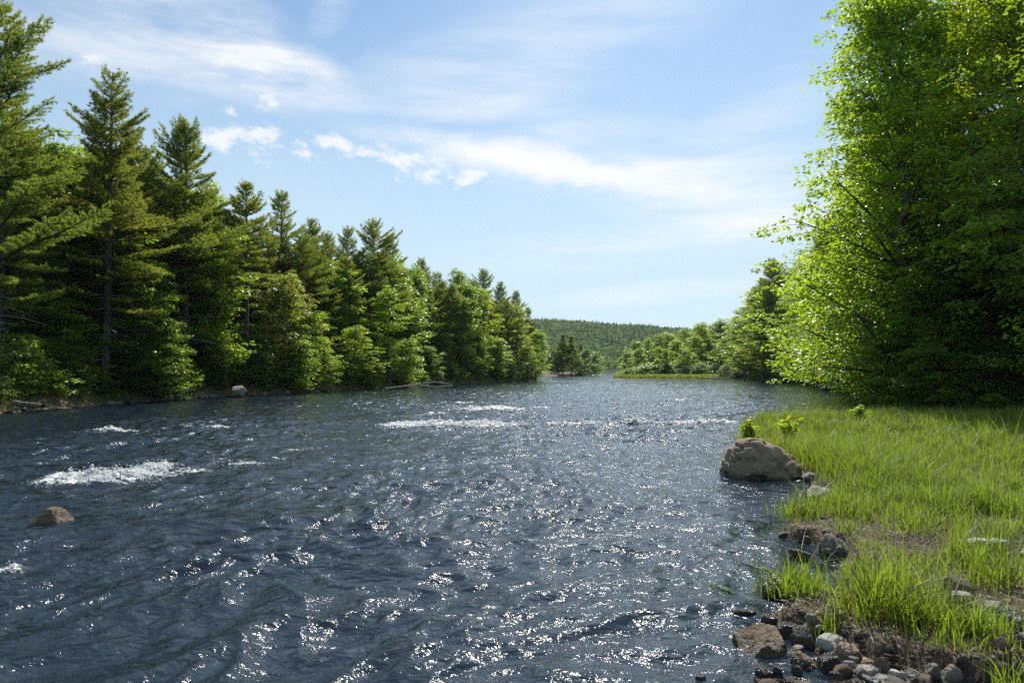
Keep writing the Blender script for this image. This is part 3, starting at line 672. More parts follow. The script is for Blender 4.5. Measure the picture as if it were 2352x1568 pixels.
for px, py, D, k, mt in [(1575, 762, 205, 0, 'leaf'), (1600, 753, 200, 1, 'leaf_yellow'), (1622, 756, 198, 2, 'leaf'), (1645, 749, 195, 0, 'leaf'), (1668, 747, 185, 1, 'leaf_yellow'), (1690, 732, 172, 2, 'leaf'), (1706, 716, 166, 0, 'leaf'), (1722, 696, 160, 1, 'leaf_yellow'), (1738, 676, 152, 0, 'leaf'), (1750, 655, 142, 1, 'leaf'), (1655, 742, 186, 1, 'leaf'), (1612, 750, 190, 0, 'leaf_yellow'), (1712, 735, 150, 2, 'leaf_yellow'), (1792, 612, 130, 0, 'leaf'), (1805, 655, 120, 2, 'leaf_yellow'), (1770, 700, 134, 2, 'leaf_yellow'), (1540, 772, 208, 2, 'leaf_yellow'), (1515, 778, 206, 0, 'leaf'), (1490, 786, 205, 1, 'leaf_yellow'), (1465, 792, 204, 2, 'leaf')]:
    p = at(px, py - 12, D); tree('leafy_tree', [DEC[1], DEC[3], DEC[5]][k], p[0], D, p[2] - gz(p[0], D), 'light green leafy tree in the unbroken row of the far right shore', 'leafy tree', 'leafy trees of the far right shore', mat=MAT[mt], wide=1.15)
# ---- the big trees over the near right bank
BIG = [make_decid(51, 20, 5.2, .10, .17, 84, 15, 40, BG, True, prof=.55, rs=.55, tr=.20, low=.25),
       make_decid(52, 20, 5.6, .12, .17, 84, 15, 40, BG, True, prof=.6, rs=.55, tr=.22, lean=(-.8, -.5), low=.25),
       make_decid(53, 15, 4.4, .10, .14, 64, 14, 50, BG, True, prof=.6, rs=.5, tr=.14, low=.3)]
SAP = [make_decid(55, 6, 2.4, .08, .13, 34, 12, 44, BG, True, rs=.4, tr=.05, low=.3), make_decid(56, 4, 2.1, .06, .12, 26, 11, 44, BG, True, rs=.35, tr=.04, low=.3)]
BT = [(2075, 31, 20.5, 0, 1.18, 'leaf_yellow', 'basswood_tree', 'big yellow green basswood reaching furthest left over the near right bank', 1.0),
      (2300, 30, 21.5, 1, 1.1, 'leaf_yellow', 'basswood_tree', 'big basswood filling the top right corner of the picture', 2.4),
      (2600, 21.5, 20, 0, 1.0, 'leaf', 'basswood_tree', 'big leafy tree mostly outside the right edge of the picture', 4.0),
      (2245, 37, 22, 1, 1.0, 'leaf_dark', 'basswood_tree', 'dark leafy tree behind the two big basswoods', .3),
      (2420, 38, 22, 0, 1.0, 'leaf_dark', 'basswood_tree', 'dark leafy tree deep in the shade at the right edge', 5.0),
      (2060, 37, 17.5, 2, 1.15, 'leaf_yellow', 'birch_tree', 'leafy tree just left behind the big yellow green basswood', 2.0),
      (2010, 46, 15.5, 2, 1.1, 'leaf_yellow', 'birch_tree', 'yellow green tree whose thin top sprays stick out left below the big basswood', 3.3),
      (1950, 64, 17.0, 2, 1.25, 'leaf_yellow', 'birch_tree', 'yellow green tree with an open feathery top above the bend of the right bank', 1.1),
      (1905, 84, 17.5, 2, 1.2, 'leaf', 'birch_tree', 'green tree right of the lone pine above the bend of the right bank', .6),
      (1862, 98, 18.5, 2, 1.15, 'leaf_yellow', 'birch_tree', 'feathery tree directly right of the lone pine, its top reaching out left', 4.6),
      (1815, 112, 16, 2, 1.05, 'leaf', 'birch_tree', 'thin leafy tree overlapping the right side of the lone dark pine', 5.6)]
for px, D, H, k, w, mt, nm, lab, rot in BT:
    X = wx(px, D); tree(nm, BIG[k], X, D, H, lab, 'birch tree' if nm[0] == 'b' and 'birch' in nm else 'basswood tree', mat=MAT[mt], wide=w, rot=rot)
# birch with a pale leaning stem at the water
def leaning_birch():
    a, b = at(1958, 800, 46), at(1925, 690, 46); x, y = wx(1968, 46), 46.0
    e = link('birch_tree', None, loc=(x, y, gz(x, y))); tag(e, 'birch with a pale white stem leaning left over the river', 'birch tree')
    tb = Tubes(); o = np.array([x, y, gz(x, y)]); P = np.array([[0, 0, -.2], a - o, (a + b) / 2 - o + [.05, 0, 0], b - o, b - o + [-.9, 0, 2.6], b - o + [-1.6, .3, 4.6]])
    tb.add(P, np.array([.17, .15, .14, .13, .09, .03]), 8); link('trunk', tb.mesh('trunk', [MAT['birch']]), e)
    k = link('crown', BIG[2]['crown'], e, (b - o + [-.7, 0, -1.2])); k.scale = (.55, .55, .42); copy_mesh_mat(k, MAT['leaf_yellow'])
leaning_birch()
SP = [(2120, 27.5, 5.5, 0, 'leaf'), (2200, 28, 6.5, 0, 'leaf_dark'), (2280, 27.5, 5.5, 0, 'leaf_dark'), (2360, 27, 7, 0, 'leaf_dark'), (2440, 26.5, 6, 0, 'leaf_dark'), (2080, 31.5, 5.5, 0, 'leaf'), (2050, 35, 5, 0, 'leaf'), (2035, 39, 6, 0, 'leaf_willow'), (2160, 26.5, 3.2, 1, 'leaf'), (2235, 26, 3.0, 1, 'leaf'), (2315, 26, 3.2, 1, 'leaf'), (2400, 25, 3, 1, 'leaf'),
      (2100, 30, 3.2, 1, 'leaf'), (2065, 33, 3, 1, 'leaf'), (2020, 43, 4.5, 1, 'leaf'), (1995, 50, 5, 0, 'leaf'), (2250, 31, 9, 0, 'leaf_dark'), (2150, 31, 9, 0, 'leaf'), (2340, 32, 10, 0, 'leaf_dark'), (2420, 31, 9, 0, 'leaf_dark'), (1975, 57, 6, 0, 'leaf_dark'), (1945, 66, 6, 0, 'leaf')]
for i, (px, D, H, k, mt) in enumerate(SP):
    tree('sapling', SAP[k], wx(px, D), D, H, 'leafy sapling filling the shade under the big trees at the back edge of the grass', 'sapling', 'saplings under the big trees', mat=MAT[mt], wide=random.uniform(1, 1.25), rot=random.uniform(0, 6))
tree('hemlock_tree', PINES[3], wx(2440, 25), 25, 12, 'dark drooping hemlock at the right edge behind the grass', 'hemlock tree', mat=MAT['needle'], wide=1.25, rot=1)

# ---------------------------------------------------------------- the wooded hill
def hill_h(X, Y):
    ridge = np.interp(X, [-900, -500, -100, 60, 130, 200, 270, 340, 420, 560, 900], [40, 60, 76, 74, 71, 66, 58, 46, 38, 30, 22])
    p = sst(470, 1150, Y) * (1 - .5 * sst(1300, 2200, Y))
    return ridge * p ** 1.15 + 5 * fb2(X / 110, Y / 110, 71, 3) * sst(480, 700, Y) - 1.5 * (1 - sst(470, 520, Y))
def build_hill():
    xs = np.linspace(-900, 900, 91); ys = np.linspace(465, 2300, 90); X, Y, Fq = grid(xs, ys)
    m, t = material('forest_floor'); geo = t.N('ShaderNodeNewGeometry').outputs['Position']
    t.l.new(principled(t, t.mix(t.noise(geo, .05, 4), (.02, .035, .012), (.04, .055, .02)), .95, .2), t.out.inputs[0])
    tag(link('hill', mesh('hill', np.stack([X, Y, hill_h(X, Y)], -1), [Fq], [m], True)), kind='structure')
    g = np.random.default_rng(8); n = 9500
    X = g.uniform(-160, 480, n); Y = 480 + (1230 - 480) * g.random(n) ** .8; h = hill_h(X, Y)
    ev = (g.random(n) < .27 + .22 * pn2(X / 60, Y / 60, 3)); Hh = np.where(ev, g.uniform(8, 14, n), g.uniform(6.5, 10.5, n)); R = np.where(ev, g.uniform(1.6, 2.4, n), g.uniform(2.8, 4.6, n))
    k = 60; a = g.uniform(0, 2 * PI, (n, k)); u = g.random((n, k))
    zc = np.where(ev[:, None], Hh[:, None] * (.15 + .85 * u), Hh[:, None] * (.45 + .55 * np.sin(u * PI / 2)))
    rr = np.where(ev[:, None], R[:, None] * (1.02 - u), R[:, None] * np.cos(u * PI / 2) ** .6) * g.uniform(.75, 1.1, (n, k))
    P = np.stack([X[:, None] + np.cos(a) * rr, Y[:, None] + np.sin(a) * rr, h[:, None] + zc], -1).reshape(-1, 3)
    out = np.stack([np.cos(a), np.sin(a), u * 1.6], -1).reshape(-1, 3)
    Nn = nrm(out + g.normal(0, .35, out.shape)); A = nrm(np.cross(Nn, g.normal(0, 1, out.shape))); S = np.repeat(np.where(ev, 1.2, 1.7), k) * g.uniform(.7, 1.3, n * k)
    V, Fq, q = leaves(P - A * S[:, None] * .5, A, Nn, S, False, .42)
    rnd = np.repeat(np.where(ev, 0, .35 + .65 * g.random(n)), k * q)
    m, t = material('hill_canopy'); r = t.attr('rnd')
    c = t.mix(t.ramp(r, .05, .95), (.045, .088, .032), (.15, .235, .05))
    sh = principled(t, c, .7, .25); tr = t.N('ShaderNodeBsdfTranslucent'); t.l.new(t.mix(r, (.08, .15, .04), (.28, .45, .06)), tr.inputs[0])
    mx = t.N('ShaderNodeMixShader'); mx.inputs[0].default_value = .35; t.l.new(sh, mx.inputs[1]); t.l.new(tr.outputs[0], mx.inputs[2]); t.l.new(mx.outputs[0], t.out.inputs[0])
    tag(link('hillside_forest', mesh('hillside_forest', V, [Fq], [m], False, {'rnd': rnd})), 'far wood of mixed green trees covering the low hill', 'forest', kind='stuff')
build_hill()
# ---------------------------------------------------------------- stones
_ico = {}
def ico(sub):
    if sub not in _ico:
        bm = bmesh.new(); bmesh.ops.create_icosphere(bm, subdivisions=sub, radius=1)
        bm.verts.ensure_lookup_table(); V = np.array([v.co[:] for v in bm.verts]); Fq = np.array([[v.index for v in f.verts] for f in bm.faces]); bm.free(); _ico[sub] = (nrm(V), Fq)
    return _ico[sub]
def rock_mesh(seed, dims, sub=4, planes=8, p=14, rough=.05, tilt=.3, strat=0.):
    g = np.random.default_rng(seed); V, Fq = ico(sub)
    Nn = nrm(g.normal(0, 1, (planes, 3)) * np.array([1, 1, .8])); Hh = g.uniform(.62, 1.0, planes)
    Nn = np.concatenate([Nn, [[0, 0, 1], [0, 0, -1]]]); Hh = np.concatenate([Hh, [g.uniform(.7, .95), .8]])
    p = p * 2.2; D = np.maximum(V @ Nn.T, 1e-3) / Hh; r = (D ** p).sum(1) ** (-1 / p); r = np.minimum(r, 1.3)
    q = V * r[:, None]; o = g.uniform(0, 50, 3)
    q = q * (1 + rough * 2.4 * fb3(q * 1.6 + o, seed, 3) + rough * 1.7 * fb3(q * 5 + o, seed + 3, 4))[:, None]
    if strat: q = q + nrm(q) * (strat * (np.abs(fb3(q * np.array([1.5, 1.5, 7]) + o, seed + 9, 3))))[:, None]
    ext = (q.max(0) - q.min(0)) / 2; q = (q - (q.max(0) + q.min(0)) / 2) / ext
    q = q * np.array(dims) / 2
    return mesh('stone', q, [Fq], [MAT['rock']], True)
def stone(px0, py0, px1, py1, seed, mat, label, name='stone', cat='stone', group=None, zb=None, planes=8, p=18, rot=0., roll=0., sub=4, deep=.85, bury=.25, rough=.05, strat=0.03, hk=1.0):
    """a stone that spans this box of the picture, resting on the ground there"""
    z0 = zb if zb is not None else None
    cxp = (px0 + px1) / 2; z = .03 if z0 is None else z0
    for _ in range(4):
        f = gp(cxp, py1, z)
        if z0 is None: z = max(-.02, gz(f[0], f[1]))
    D = f[1]; w = (px1 - px0) * D / F; dep = math.atan2(CAMZ - z, D); d = w * deep
    h = ((py1 - py0) * D / F - d * .5 * math.sin(dep)) / math.cos(dep); h = max(.22 * w, h) * hk
    y = D + d * .45; x = (cxp - CX) / F * y
    hh = h * (1 + bury)
    o = link(name, rock_mesh(seed, (w, d, hh), sub, planes, p, rough, strat=strat), loc=(x, y, z + h - hh / 2)); o.rotation_euler = (0, roll, rot)
    copy_mesh_mat(o, MAT[mat]); tag(o, label, cat, group); return o

def boulder():
    V, Fq = ico(6)
    # profile seen from the river: steep left face, crest left of the middle, long slope to the right
    g = np.random.default_rng(3)
    pl = [((-1, 0, .15), .80), ((-.75, 0, .75), .84), ((-.2, .1, 1), .80), ((.35, 0, 1), .66), ((.62, -.1, .75), .70), ((1, 0, .35), .90), ((0, -1, .25), .62), ((-.3, -.8, .55), .72), ((.3, -.8, .6), .62), ((0, 1, .2), .7), ((-.7, -.7, .1), .78), ((.7, -.7, .2), .8), ((.5, .6, .3), .8), ((-.5, .6, .3), .8), ((0, 0, -1), .6), ((-.85, -.4, .45), .83)]
    Nn = nrm(np.array([a for a, b in pl])); Hh = np.array([b for a, b in pl])
    D = np.maximum(V @ Nn.T, 1e-4) / Hh; r = (D ** 16).sum(1) ** (-1 / 16); q = V * r[:, None]
    q *= (1 + .09 * fb3(q * 1.7 + 4, 5, 3) + .05 * fb3(q * 4.5, 8, 4))[:, None]
    led = np.abs(fb3(q * np.array([2.2, 2.2, 4.5]) + 11, 12, 4)); q -= nrm(q) * (.085 * (1 - sst(0, .16, led)))[:, None] * sst(-.7, .1, -q[:, 1:2])
    pit = vn3(q * 5.5 + 3, 17); q -= nrm(q) * (.08 * sst(.30, .7, pit))[:, None]
    q += nrm(q) * (.018 * fb3(q * 14, 22, 4))[:, None]
    f = gp(1757, 1103, 0); w = 216 * f[1] / F
    ext = (q.max(0) - q.min(0)) / 2; q = (q - (q.max(0) + q.min(0)) / 2) / ext * np.array([w / 2, w * .40, .60])
    y = f[1] + w * .36; o = link('boulder', mesh('boulder', q, [Fq], [MAT['boulder']], True), loc=((1757 - CX) / F * y, y, .20))
    # height: crest at picture y 1000
    top = at(1730, 1003, y)[2]; o.scale = (1.03, 1, 1); o.location.z = top - .60; 
    tag(o, 'large rounded tan boulder with pitted sides standing in the water beside the grass', 'boulder')
boulder()

def R6(x0, y0, x1, y1, *a, **k):
    p0, p1 = r6(x0, y0), r6(x1, y1); return stone(p0[0], p0[1], p1[0], p1[1], *a, **k)
R6(620, 343, 722, 392, 101, 'rock_pale', 'small grey stone wedged between the big boulder and the grass', zb=.02)
R6(650, 430, 830, 520, 102, 'rock_pale', 'pale angular stone in the shallow water right below the big boulder', zb=0.0, roll=.2)
R6(1135, 340, 1245, 430, 103, 'rock_pale', 'pale pointed stone standing alone inside the tall grass', planes=7)
R6(478, 688, 566, 738, 104, 'rock_wet', 'small round wet stone at the tip of the eroded grassy ledge', zb=0)
R6(530, 792, 665, 856, 106, 'rock_wet', 'flat black wet stone in the water below the layered grey stone', zb=0, roll=.15)
R6(188, 1150, 385, 1192, 108, 'rock_wet', 'long low black stone barely breaking the water surface', zb=-.01, deep=.4)
R6(370, 1172, 492, 1255, 109, 'rock_wet', 'wet stone with a shining top just below the grass tuft', zb=0)
R6(448, 1226, 600, 1312, 111, 'rock_wet', 'bluish wet stone just above the flat brown slab', zb=.0)
R6(686, 1300, 868, 1400, 114, 'rock_pale', 'pale speckled egg shaped stone among the bottom stones', zb=.04, planes=16, p=9)
R6(522, 1355, 615, 1412, 116, 'rock', 'small round grey stone right of the flat brown slab', zb=.0)
R6(540, 1475, 606, 1535, 119, 'rock_wet', 'small dark round stone standing in the shallow pool', zb=0)
R6(328, 1480, 445, 1568, 120, 'rock_wet', 'black shining stone lying in the water near the bottom edge', zb=0)
R6(428, 1478, 495, 1560, 121, 'rock_wet', 'narrow upright black stone right beside the shining black stone', zb=0, planes=7)
R6(866, 1418, 930, 1475, 122, 'rock', 'small rounded stone atop the cluster right of the blunt dark stone', zb=.03)
R6(838, 1450, 932, 1535, 123, 'rock', 'smooth grey oval stone right of the shallow pool', zb=.01, planes=16, p=9)
R6(926, 1430, 1035, 1495, 124, 'rock_brown', 'dusky oval stone above the stone with the pale rim', zb=.03, planes=14, p=10)
R6(905, 1478, 1040, 1575, 125, 'rock', 'round grey stone with a pale rim near the bottom edge', zb=.01, planes=14, p=10)
R6(985, 1405, 1095, 1540, 126, 'rock_brown', 'long narrow brown stone leaning like a wooden stake', zb=.02, deep=.5, planes=8, roll=.5, hk=.8)
R6(752, 1505, 866, 1580, 127, 'rock_wet', 'dark flat topped stone beside the shallow pool at the bottom edge', zb=0)
R6(935, 1518, 1125, 1610, 128, 'rock_pale', 'broad pale stone cut by the bottom edge below the rimmed stone', zb=.0)
R6(1095, 1500, 1180, 1590, 129, 'rock_pale', 'pale pointed stone at the bottom edge left of the ridged grey stone', zb=0, planes=7)
R6(1298, 1468, 1395, 1590, 131, 'rock', 'sharp upright stone at the bottom edge before the dark bank', zb=.0, planes=6)
R6(1388, 1478, 1520, 1600, 132, 'rock', 'long smooth grey stone sloping right at the bottom edge', zb=.0, planes=14, p=9, roll=.35)
R6(1415, 1042, 1600, 1110, 134, 'rock_pale', 'flat pale slab half under the grass below the long brown slab', deep=.5, planes=8)
R6(1800, 1192, 1940, 1285, 136, 'rock', 'grey rounded stone at the right edge under the pale cracked stone')
R6(1845, 1285, 1960, 1372, 137, 'rock', 'blocky grey stone at the right edge halfway down the stone pile', planes=7)
R6(1868, 1362, 1960, 1448, 138, 'rock_pale', 'lowest pale stone of the pile at the right edge')
R6(1700, 1310, 1810, 1375, 139, 'rock_brown', 'narrow slanting stone left of the stone pile at the right edge', roll=.4, deep=.5)
R6(1640, 1098, 1770, 1155, 140, 'rock_pale', 'low pale stone left of the cracked stone in the grass', deep=.6)
R6(1310, 1208, 1405, 1255, 141, 'rock_pale', 'small whitish stone showing through the nearest grass')
R6(1555, 725, 1680, 775, 142, 'rock_pale', 'pale flat stone in the bare gravel patch, left one of two')
R6(1665, 730, 1800, 790, 143, 'rock_pale', 'pale flat stone in the bare gravel patch, right one of two')
R6(1850, 792, 1940, 848, 144, 'rock_pale', 'round pale stone at the right edge level with the gravel patch')
R6(1840, 900, 1940, 950, 145, 'rock_brown', 'small tan stone in the grass at the right edge below the gravel patch')
R6(-10, 1528, 55, 1590, 146, 'rock_wet', 'dark wet stone alone in the river at the bottom edge')
def sculpt(name, label, cat, mat, px0, py0, px1, py1, pl, seed, zb=0., deep=.7, top=None, p=34, crack=.08, rot=0., rough=.10):
    """a stone cut by hand: pl lists the faces (direction, distance); it spans this box of the picture"""
    V, Fq = ico(5); Nn = nrm(np.array([a for a, b in pl], float)); Hh = np.array([b for a, b in pl]); D = np.maximum(V @ Nn.T, 1e-3) / Hh; q = V * ((D ** p).sum(1) ** (-1 / p))[:, None]
    q *= (1 + 1.2 * rough * fb3(q * 1.8 + seed, seed, 3) + rough * fb3(q * 5 + seed, seed + 3, 4) + .3 * rough * fb3(q * 16, seed + 4, 3))[:, None]
    cr = np.abs(fb3(q * np.array([1.6, 1.6, 4.5]) + 3, seed + 6, 3)); q -= nrm(q) * (crack * (1 - sst(0, .09, cr)))[:, None]
    c, s_ = math.cos(rot), math.sin(rot); q = q @ np.array([[c, s_, 0], [-s_, c, 0], [0, 0, 1]])
    ext = (q.max(0) - q.min(0)) / 2; cx_ = (px0 + px1) / 2; f = gp(cx_, py1, zb); w = (px1 - px0) * f[1] / F; d = w * deep; dep = math.atan2(CAMZ - zb, f[1])
    h = max(.2 * w, ((py1 - py0) * f[1] / F - d * .5 * math.sin(dep)) / math.cos(dep)) if top is None else top
    q = (q - (q.max(0) + q.min(0)) / 2) / ext * np.array([w / 2, d / 2, h * .75]); y = f[1] + d * .42
    o = link(name, mesh(name, q, [Fq], [MAT[mat]], True), loc=(cx_ / F * y - CX / F * y, y, zb + h * .25)); tag(o, label, cat); return o
SIDE = [((0, 1, .3), .8), ((0, 0, -1), .6), ((-1, 0, .2), .95), ((1, 0, .2), .95)]
sculpt('river_rock', 'wet brown peaked rock sticking out of the river at the left', 'rock', 'rock_brown', 78, 1166, 180, 1211, [((-.75, -.1, .8), .62), ((.8, -.1, .75), .58), ((-.3, -.7, .75), .5), ((.35, -.75, .6), .6), ((0, -1, .1), .7), ((0, 0, 1), .66), ((.95, -.4, .5), .72)] + SIDE, 55, deep=.65, rough=.06, crack=.06)
def S6(x0, y0, x1, y1, name, label, mat, pl, seed, **k):
    a, b = r6(x0, y0), r6(x1, y1); return sculpt(name, label, 'stone', mat, a[0], a[1], b[0], b[1], pl + SIDE, seed, **k)
S6(205, 1250, 530, 1438, 'stone', 'largest flat brown slab sloping into the river at the bottom', 'rock_brown', [((-.45, -.35, 1), .40), ((.35, -.5, 1), .46), ((0, -1, .5), .62), ((-.9, -.5, .6), .8), ((.8, -.7, .4), .75)], 71, zb=-.02, deep=.85, crack=.05, rough=.06)
S6(705, 702, 905, 845, 'stone', 'grey layered stone under the eroded edge of the grassy ledge', 'rock', [((-.5, -.5, .9), .55), ((.5, -.4, .9), .5), ((-.6, -1, .1), .6), ((.4, -1, .3), .62)], 74, deep=.7, crack=.12)
S6(693, 1092, 895, 1205, 'stone', 'smooth brown stone below the little water inlet', 'rock_brown', [((-.3, -.4, 1), .45), ((.6, -.2, .8), .5), ((-.2, -1, .25), .6), ((.7, -.8, .2), .7)], 78, zb=.05, deep=.7)
S6(686, 1395, 860, 1515, 'stone', 'big dark blunt stone in the middle of the bottom stones', 'rock_wet', [((-.3, -.1, 1), .6), ((.7, -.2, .8), .62), ((-.2, -1, .35), .6), ((.8, -.8, .1), .7)], 82, deep=.8)
S6(533, 1395, 700, 1495, 'stone', 'tilted jagged brown stone at the waters edge below the small round stone', 'rock_brown', [((.5, -.3, .9), .4), ((-.6, -.4, .7), .6), ((.2, -1, .2), .5)], 84, deep=.7, crack=.12)
S6(378, 963, 525, 1088, 'stone', 'dark angular stone in the water beside the grass tuft', 'rock_wet', [((-.5, -.2, .9), .62), ((.5, -.3, .9), .55), ((-.3, -1, .1), .6), ((.6, -.8, .2), .65)], 86, deep=.8, crack=.12)
S6(770, 1345, 950, 1450, 'stone', 'tan wedge shaped stone right of the pale speckled stone', 'rock_brown', [((.15, -.3, 1), .42), ((-.8, -.3, .7), .6), ((.3, -1, .5), .55)], 88, zb=.03, deep=.7)
S6(545, 1240, 695, 1372, 'stone', 'wedge of grey stone right of the bluish wet stone', 'rock', [((-.2, -.3, 1), .5), ((.8, -.3, .7), .6), ((-.4, -1, .2), .6)], 90, deep=.8)
S6(1165, 1500, 1300, 1600, 'stone', 'ridged grey stone at the bottom edge in the middle of the row', 'rock', [((-.3, -.3, 1), .5), ((.6, -.3, .8), .5), ((0, -1, .4), .6)], 92, deep=.8, crack=.12)
S6(1425, 945, 1590, 1035, 'stone', 'long flat brown slab lying in the bare patch of the grass', 'rock_brown', [((.25, -.3, 1), .32), ((-.8, -.3, .7), .7), ((0, -1, .5), .5)], 94, zb=.18, deep=.5)
S6(1735, 1128, 1868, 1228, 'stone', 'pale cracked stone near the right edge among the grass', 'rock_pale', [((-.3, -.3, 1), .5), ((.5, -.2, .9), .5), ((0, -1, .4), .6)], 96, zb=.17, deep=.75, crack=.14)
# loose stones without a look of their own
def loose():
    g = random.Random(4); kits = [rock_mesh(200 + i, (1, g.uniform(.7, 1), g.uniform(.45, .75)), 3, 10, 12, .05) for i in range(10)]
    def put(x, y, w, z, lab, grp, mt, nm='pebble', cat='stone'):
        o = link(nm, g.choice(kits), loc=(x, y, z + w * .12)); o.scale = (w, w, w); o.rotation_euler = (g.uniform(-.3, .3), g.uniform(-.3, .3), g.uniform(0, 6.28)); copy_mesh_mat(o, MAT[mt]); tag(o, lab, cat, grp)
    n = 0
    while n < 235:
        x, y = g.uniform(1.3, 4.6), g.uniform(3.7, 6.6); h, sl, sr, sb = [float(v[0]) for v in ground_h(np.array([x]), np.array([y]), True)]
        if sb < -.02 or sr > .1 or h < -.03: continue
        put(x, y, g.uniform(.03, .10) * (1 + .6 * (g.random() < .2)), h - .01, 'small loose stone on the stony strip below the dark bank edge', 'loose stones at the bottom of the bank', g.choice(['rock', 'rock', 'rock_brown', 'rock_pale'])); n += 1
    n = 0
    while n < 60:
        x, y = g.uniform(3.2, 8), g.uniform(4.5, 10); sr = float(sdist(RIGHT, np.array([x]), np.array([y]))[0])
        if sr < .2 or pn2(x * .9, y * .9, 33) > -.1: continue
        put(x, y, g.uniform(.04, .13), gz(x, y), 'small pale stone lying among the thin grass of the near bank', 'stones in the thin grass', g.choice(['rock_pale', 'rock', 'rock_brown'])); n += 1
    for i in range(34):   # shore rocks of the right bank
        t = i / 33; px = 1900 + 165 * t + g.uniform(-8, 8); D = lerpx(SHR_, px) + g.uniform(-2.2, .5); x = wx(px, D) - g.uniform(-.2, .5)
        put(x, D, g.uniform(.3, 1.0) * (1 if px > 1960 else 1.3), -.02, 'weathered rock along the waterline of the right bank beyond the grass', 'shore rocks of the right bank', g.choice(['rock', 'rock_brown', 'rock']), 'shore_rock', 'rock')
    px = 20
    while px < 1240:
        D = lerpx(SHL, px) - .2; put(wx(px, D) + .1, D, g.uniform(.25, .7), -.03, 'dark rock at the waterline of the left bank', 'shore rocks of the left bank', g.choice(['rock', 'rock_wet', 'rock_brown']), 'shore_rock', 'rock'); px += g.uniform(15, 60)
loose()

stone(532, 885, 566, 912, 302, 'rock', 'rounded grey rock on the left shore below the slender bare pine', 'shore_rock', 'rock', zb=0.05, planes=9)
stone(1975, 912, 2035, 936, 303, 'rock_brown', 'largest tan rock lying in the water off the right bank', 'shore_rock', 'rock', zb=-.02, planes=8)
stone(1945, 880, 2000, 893, 304, 'rock', 'flat dark ledge of rock furthest up the right bank shore', 'shore_rock', 'rock', zb=-.02, planes=8)
stone(1880, 890, 1960, 897, 305, 'rock_brown', 'long low tan ledge reaching into the river from the right bank', 'shore_rock', 'rock', zb=-.02, deep=.5)

# ---------------------------------------------------------------- grass
def blades(P, H, W, lean, g, segs=3):
    n = len(P); az = g.uniform(0, 2 * PI, n); d = np.stack([np.cos(az), np.sin(az), np.zeros(n)], -1); s = np.stack([-np.sin(az + g.normal(0, .8, n)), np.cos(az), np.zeros(n)], -1)
    rows = []
    for i in range(segs + 1):
        t = i / segs; c = P + d * (lean * H * t ** 2)[:, None]; c[:, 2] += H * (t - .28 * lean * t ** 3); w = (W * (1 - t ** 1.7) * .5)[:, None]
        if i == segs: rows.append(c[:, None])
        else: rows.append(np.stack([c - s * w, c + s * w], 1))
    V = np.concatenate(rows, 1); k = V.shape[1]; q = []
    for i in range(segs - 1): q.append([2 * i, 2 * i + 1, 2 * i + 3, 2 * i + 2])
    tri = [[2 * segs - 2, 2 * segs - 1, 2 * segs]]; b = np.arange(n)[:, None, None] * k
    return V.reshape(-1, 3), (np.array(q)[None] + b).reshape(-1, 4), (np.array(tri)[None] + b).reshape(-1, 3), k
def grass_patch(name, n, box, dens_f, h_f, w_f, seed, label, mat='grass', straw=.13, clumps=0):
    g = np.random.default_rng(seed); X = g.uniform(box[0], box[1], n); Y = g.uniform(box[2], box[3], n)
    k = g.random(n) < dens_f(X, Y); X, Y = X[k], Y[k]; z = ground_h(X, Y); H = h_f(X, Y) * g.lognormal(0, .28, len(X)); W = w_f(X, Y)
    if clumps:       # tussocks
        cx_, cy_ = g.uniform(box[0], box[1], clumps * 6), g.uniform(box[2], box[3], clumps * 6); kk_ = g.random(clumps * 6) < dens_f(cx_, cy_) * .8; cx_, cy_ = cx_[kk_][:clumps], cy_[kk_][:clumps]
        m_ = 46; ch = g.uniform(1.3, 2.5, len(cx_)); r_ = .045 + .02 * ch
        X2 = (cx_[:, None] + g.normal(0, 1, (len(cx_), m_)) * r_[:, None]).ravel(); Y2 = (cy_[:, None] + g.normal(0, 1, (len(cx_), m_)) * r_[:, None]).ravel()
        X = np.concatenate([X, X2]); Y = np.concatenate([Y, Y2]); z = np.concatenate([z, ground_h(X2, Y2)]); H2 = h_f(X2, Y2) * np.repeat(ch, m_) * g.lognormal(0, .2, len(X2)); H = np.concatenate([H, np.minimum(H2, .62)]); W = np.concatenate([W, w_f(X2, Y2) * 1.35])
    V, Q, T, kk = blades(np.stack([X, Y, z - .01], -1), H, W * g.uniform(.7, 1.3, len(X)), np.abs(g.normal(.45, .42, len(X))), g, 4)
    st = g.random(len(X)) < straw; mi = np.concatenate([np.repeat(st, 3), st]).astype(int)
    o = link(name, mesh(name, V, [Q, T], [MAT[mat], MAT['straw']], True, {'rnd': np.repeat(np.clip(g.normal(.5, .22, len(X)) + .25 * pn2(X, Y, 5), 0, 1), kk)}, mi))
    if label: tag(o, label, 'grass', kind='stuff')
    return o
def f_near(X, Y):
    sr = sdist(RIGHT, X, Y); bare = fb2(X * 1.1, Y * 1.1, 33, 3); thin = 1 - sst(6.8, 9.5, Y)
    tuft = fb2(X * 4, Y * 4, 35, 2); d = sst(.0, .18, sr) * (1 - .94 * thin * sst(.12, -.10, bare)) * (.20 + 1.05 * sst(-.2, .25, tuft)) * (.55 + .45 * sst(7, 10, Y)) * (.6 + .4 * sst(-.3, .1, fb2(X * .7, Y * .7, 39, 2)))
    dx, dy = gp(*r6(1660, 750), .2)[:2]; d = d * (1 - .97 * np.exp(-((X - dx) / .7) ** 2 - ((Y - dy) / .35) ** 2)); return d
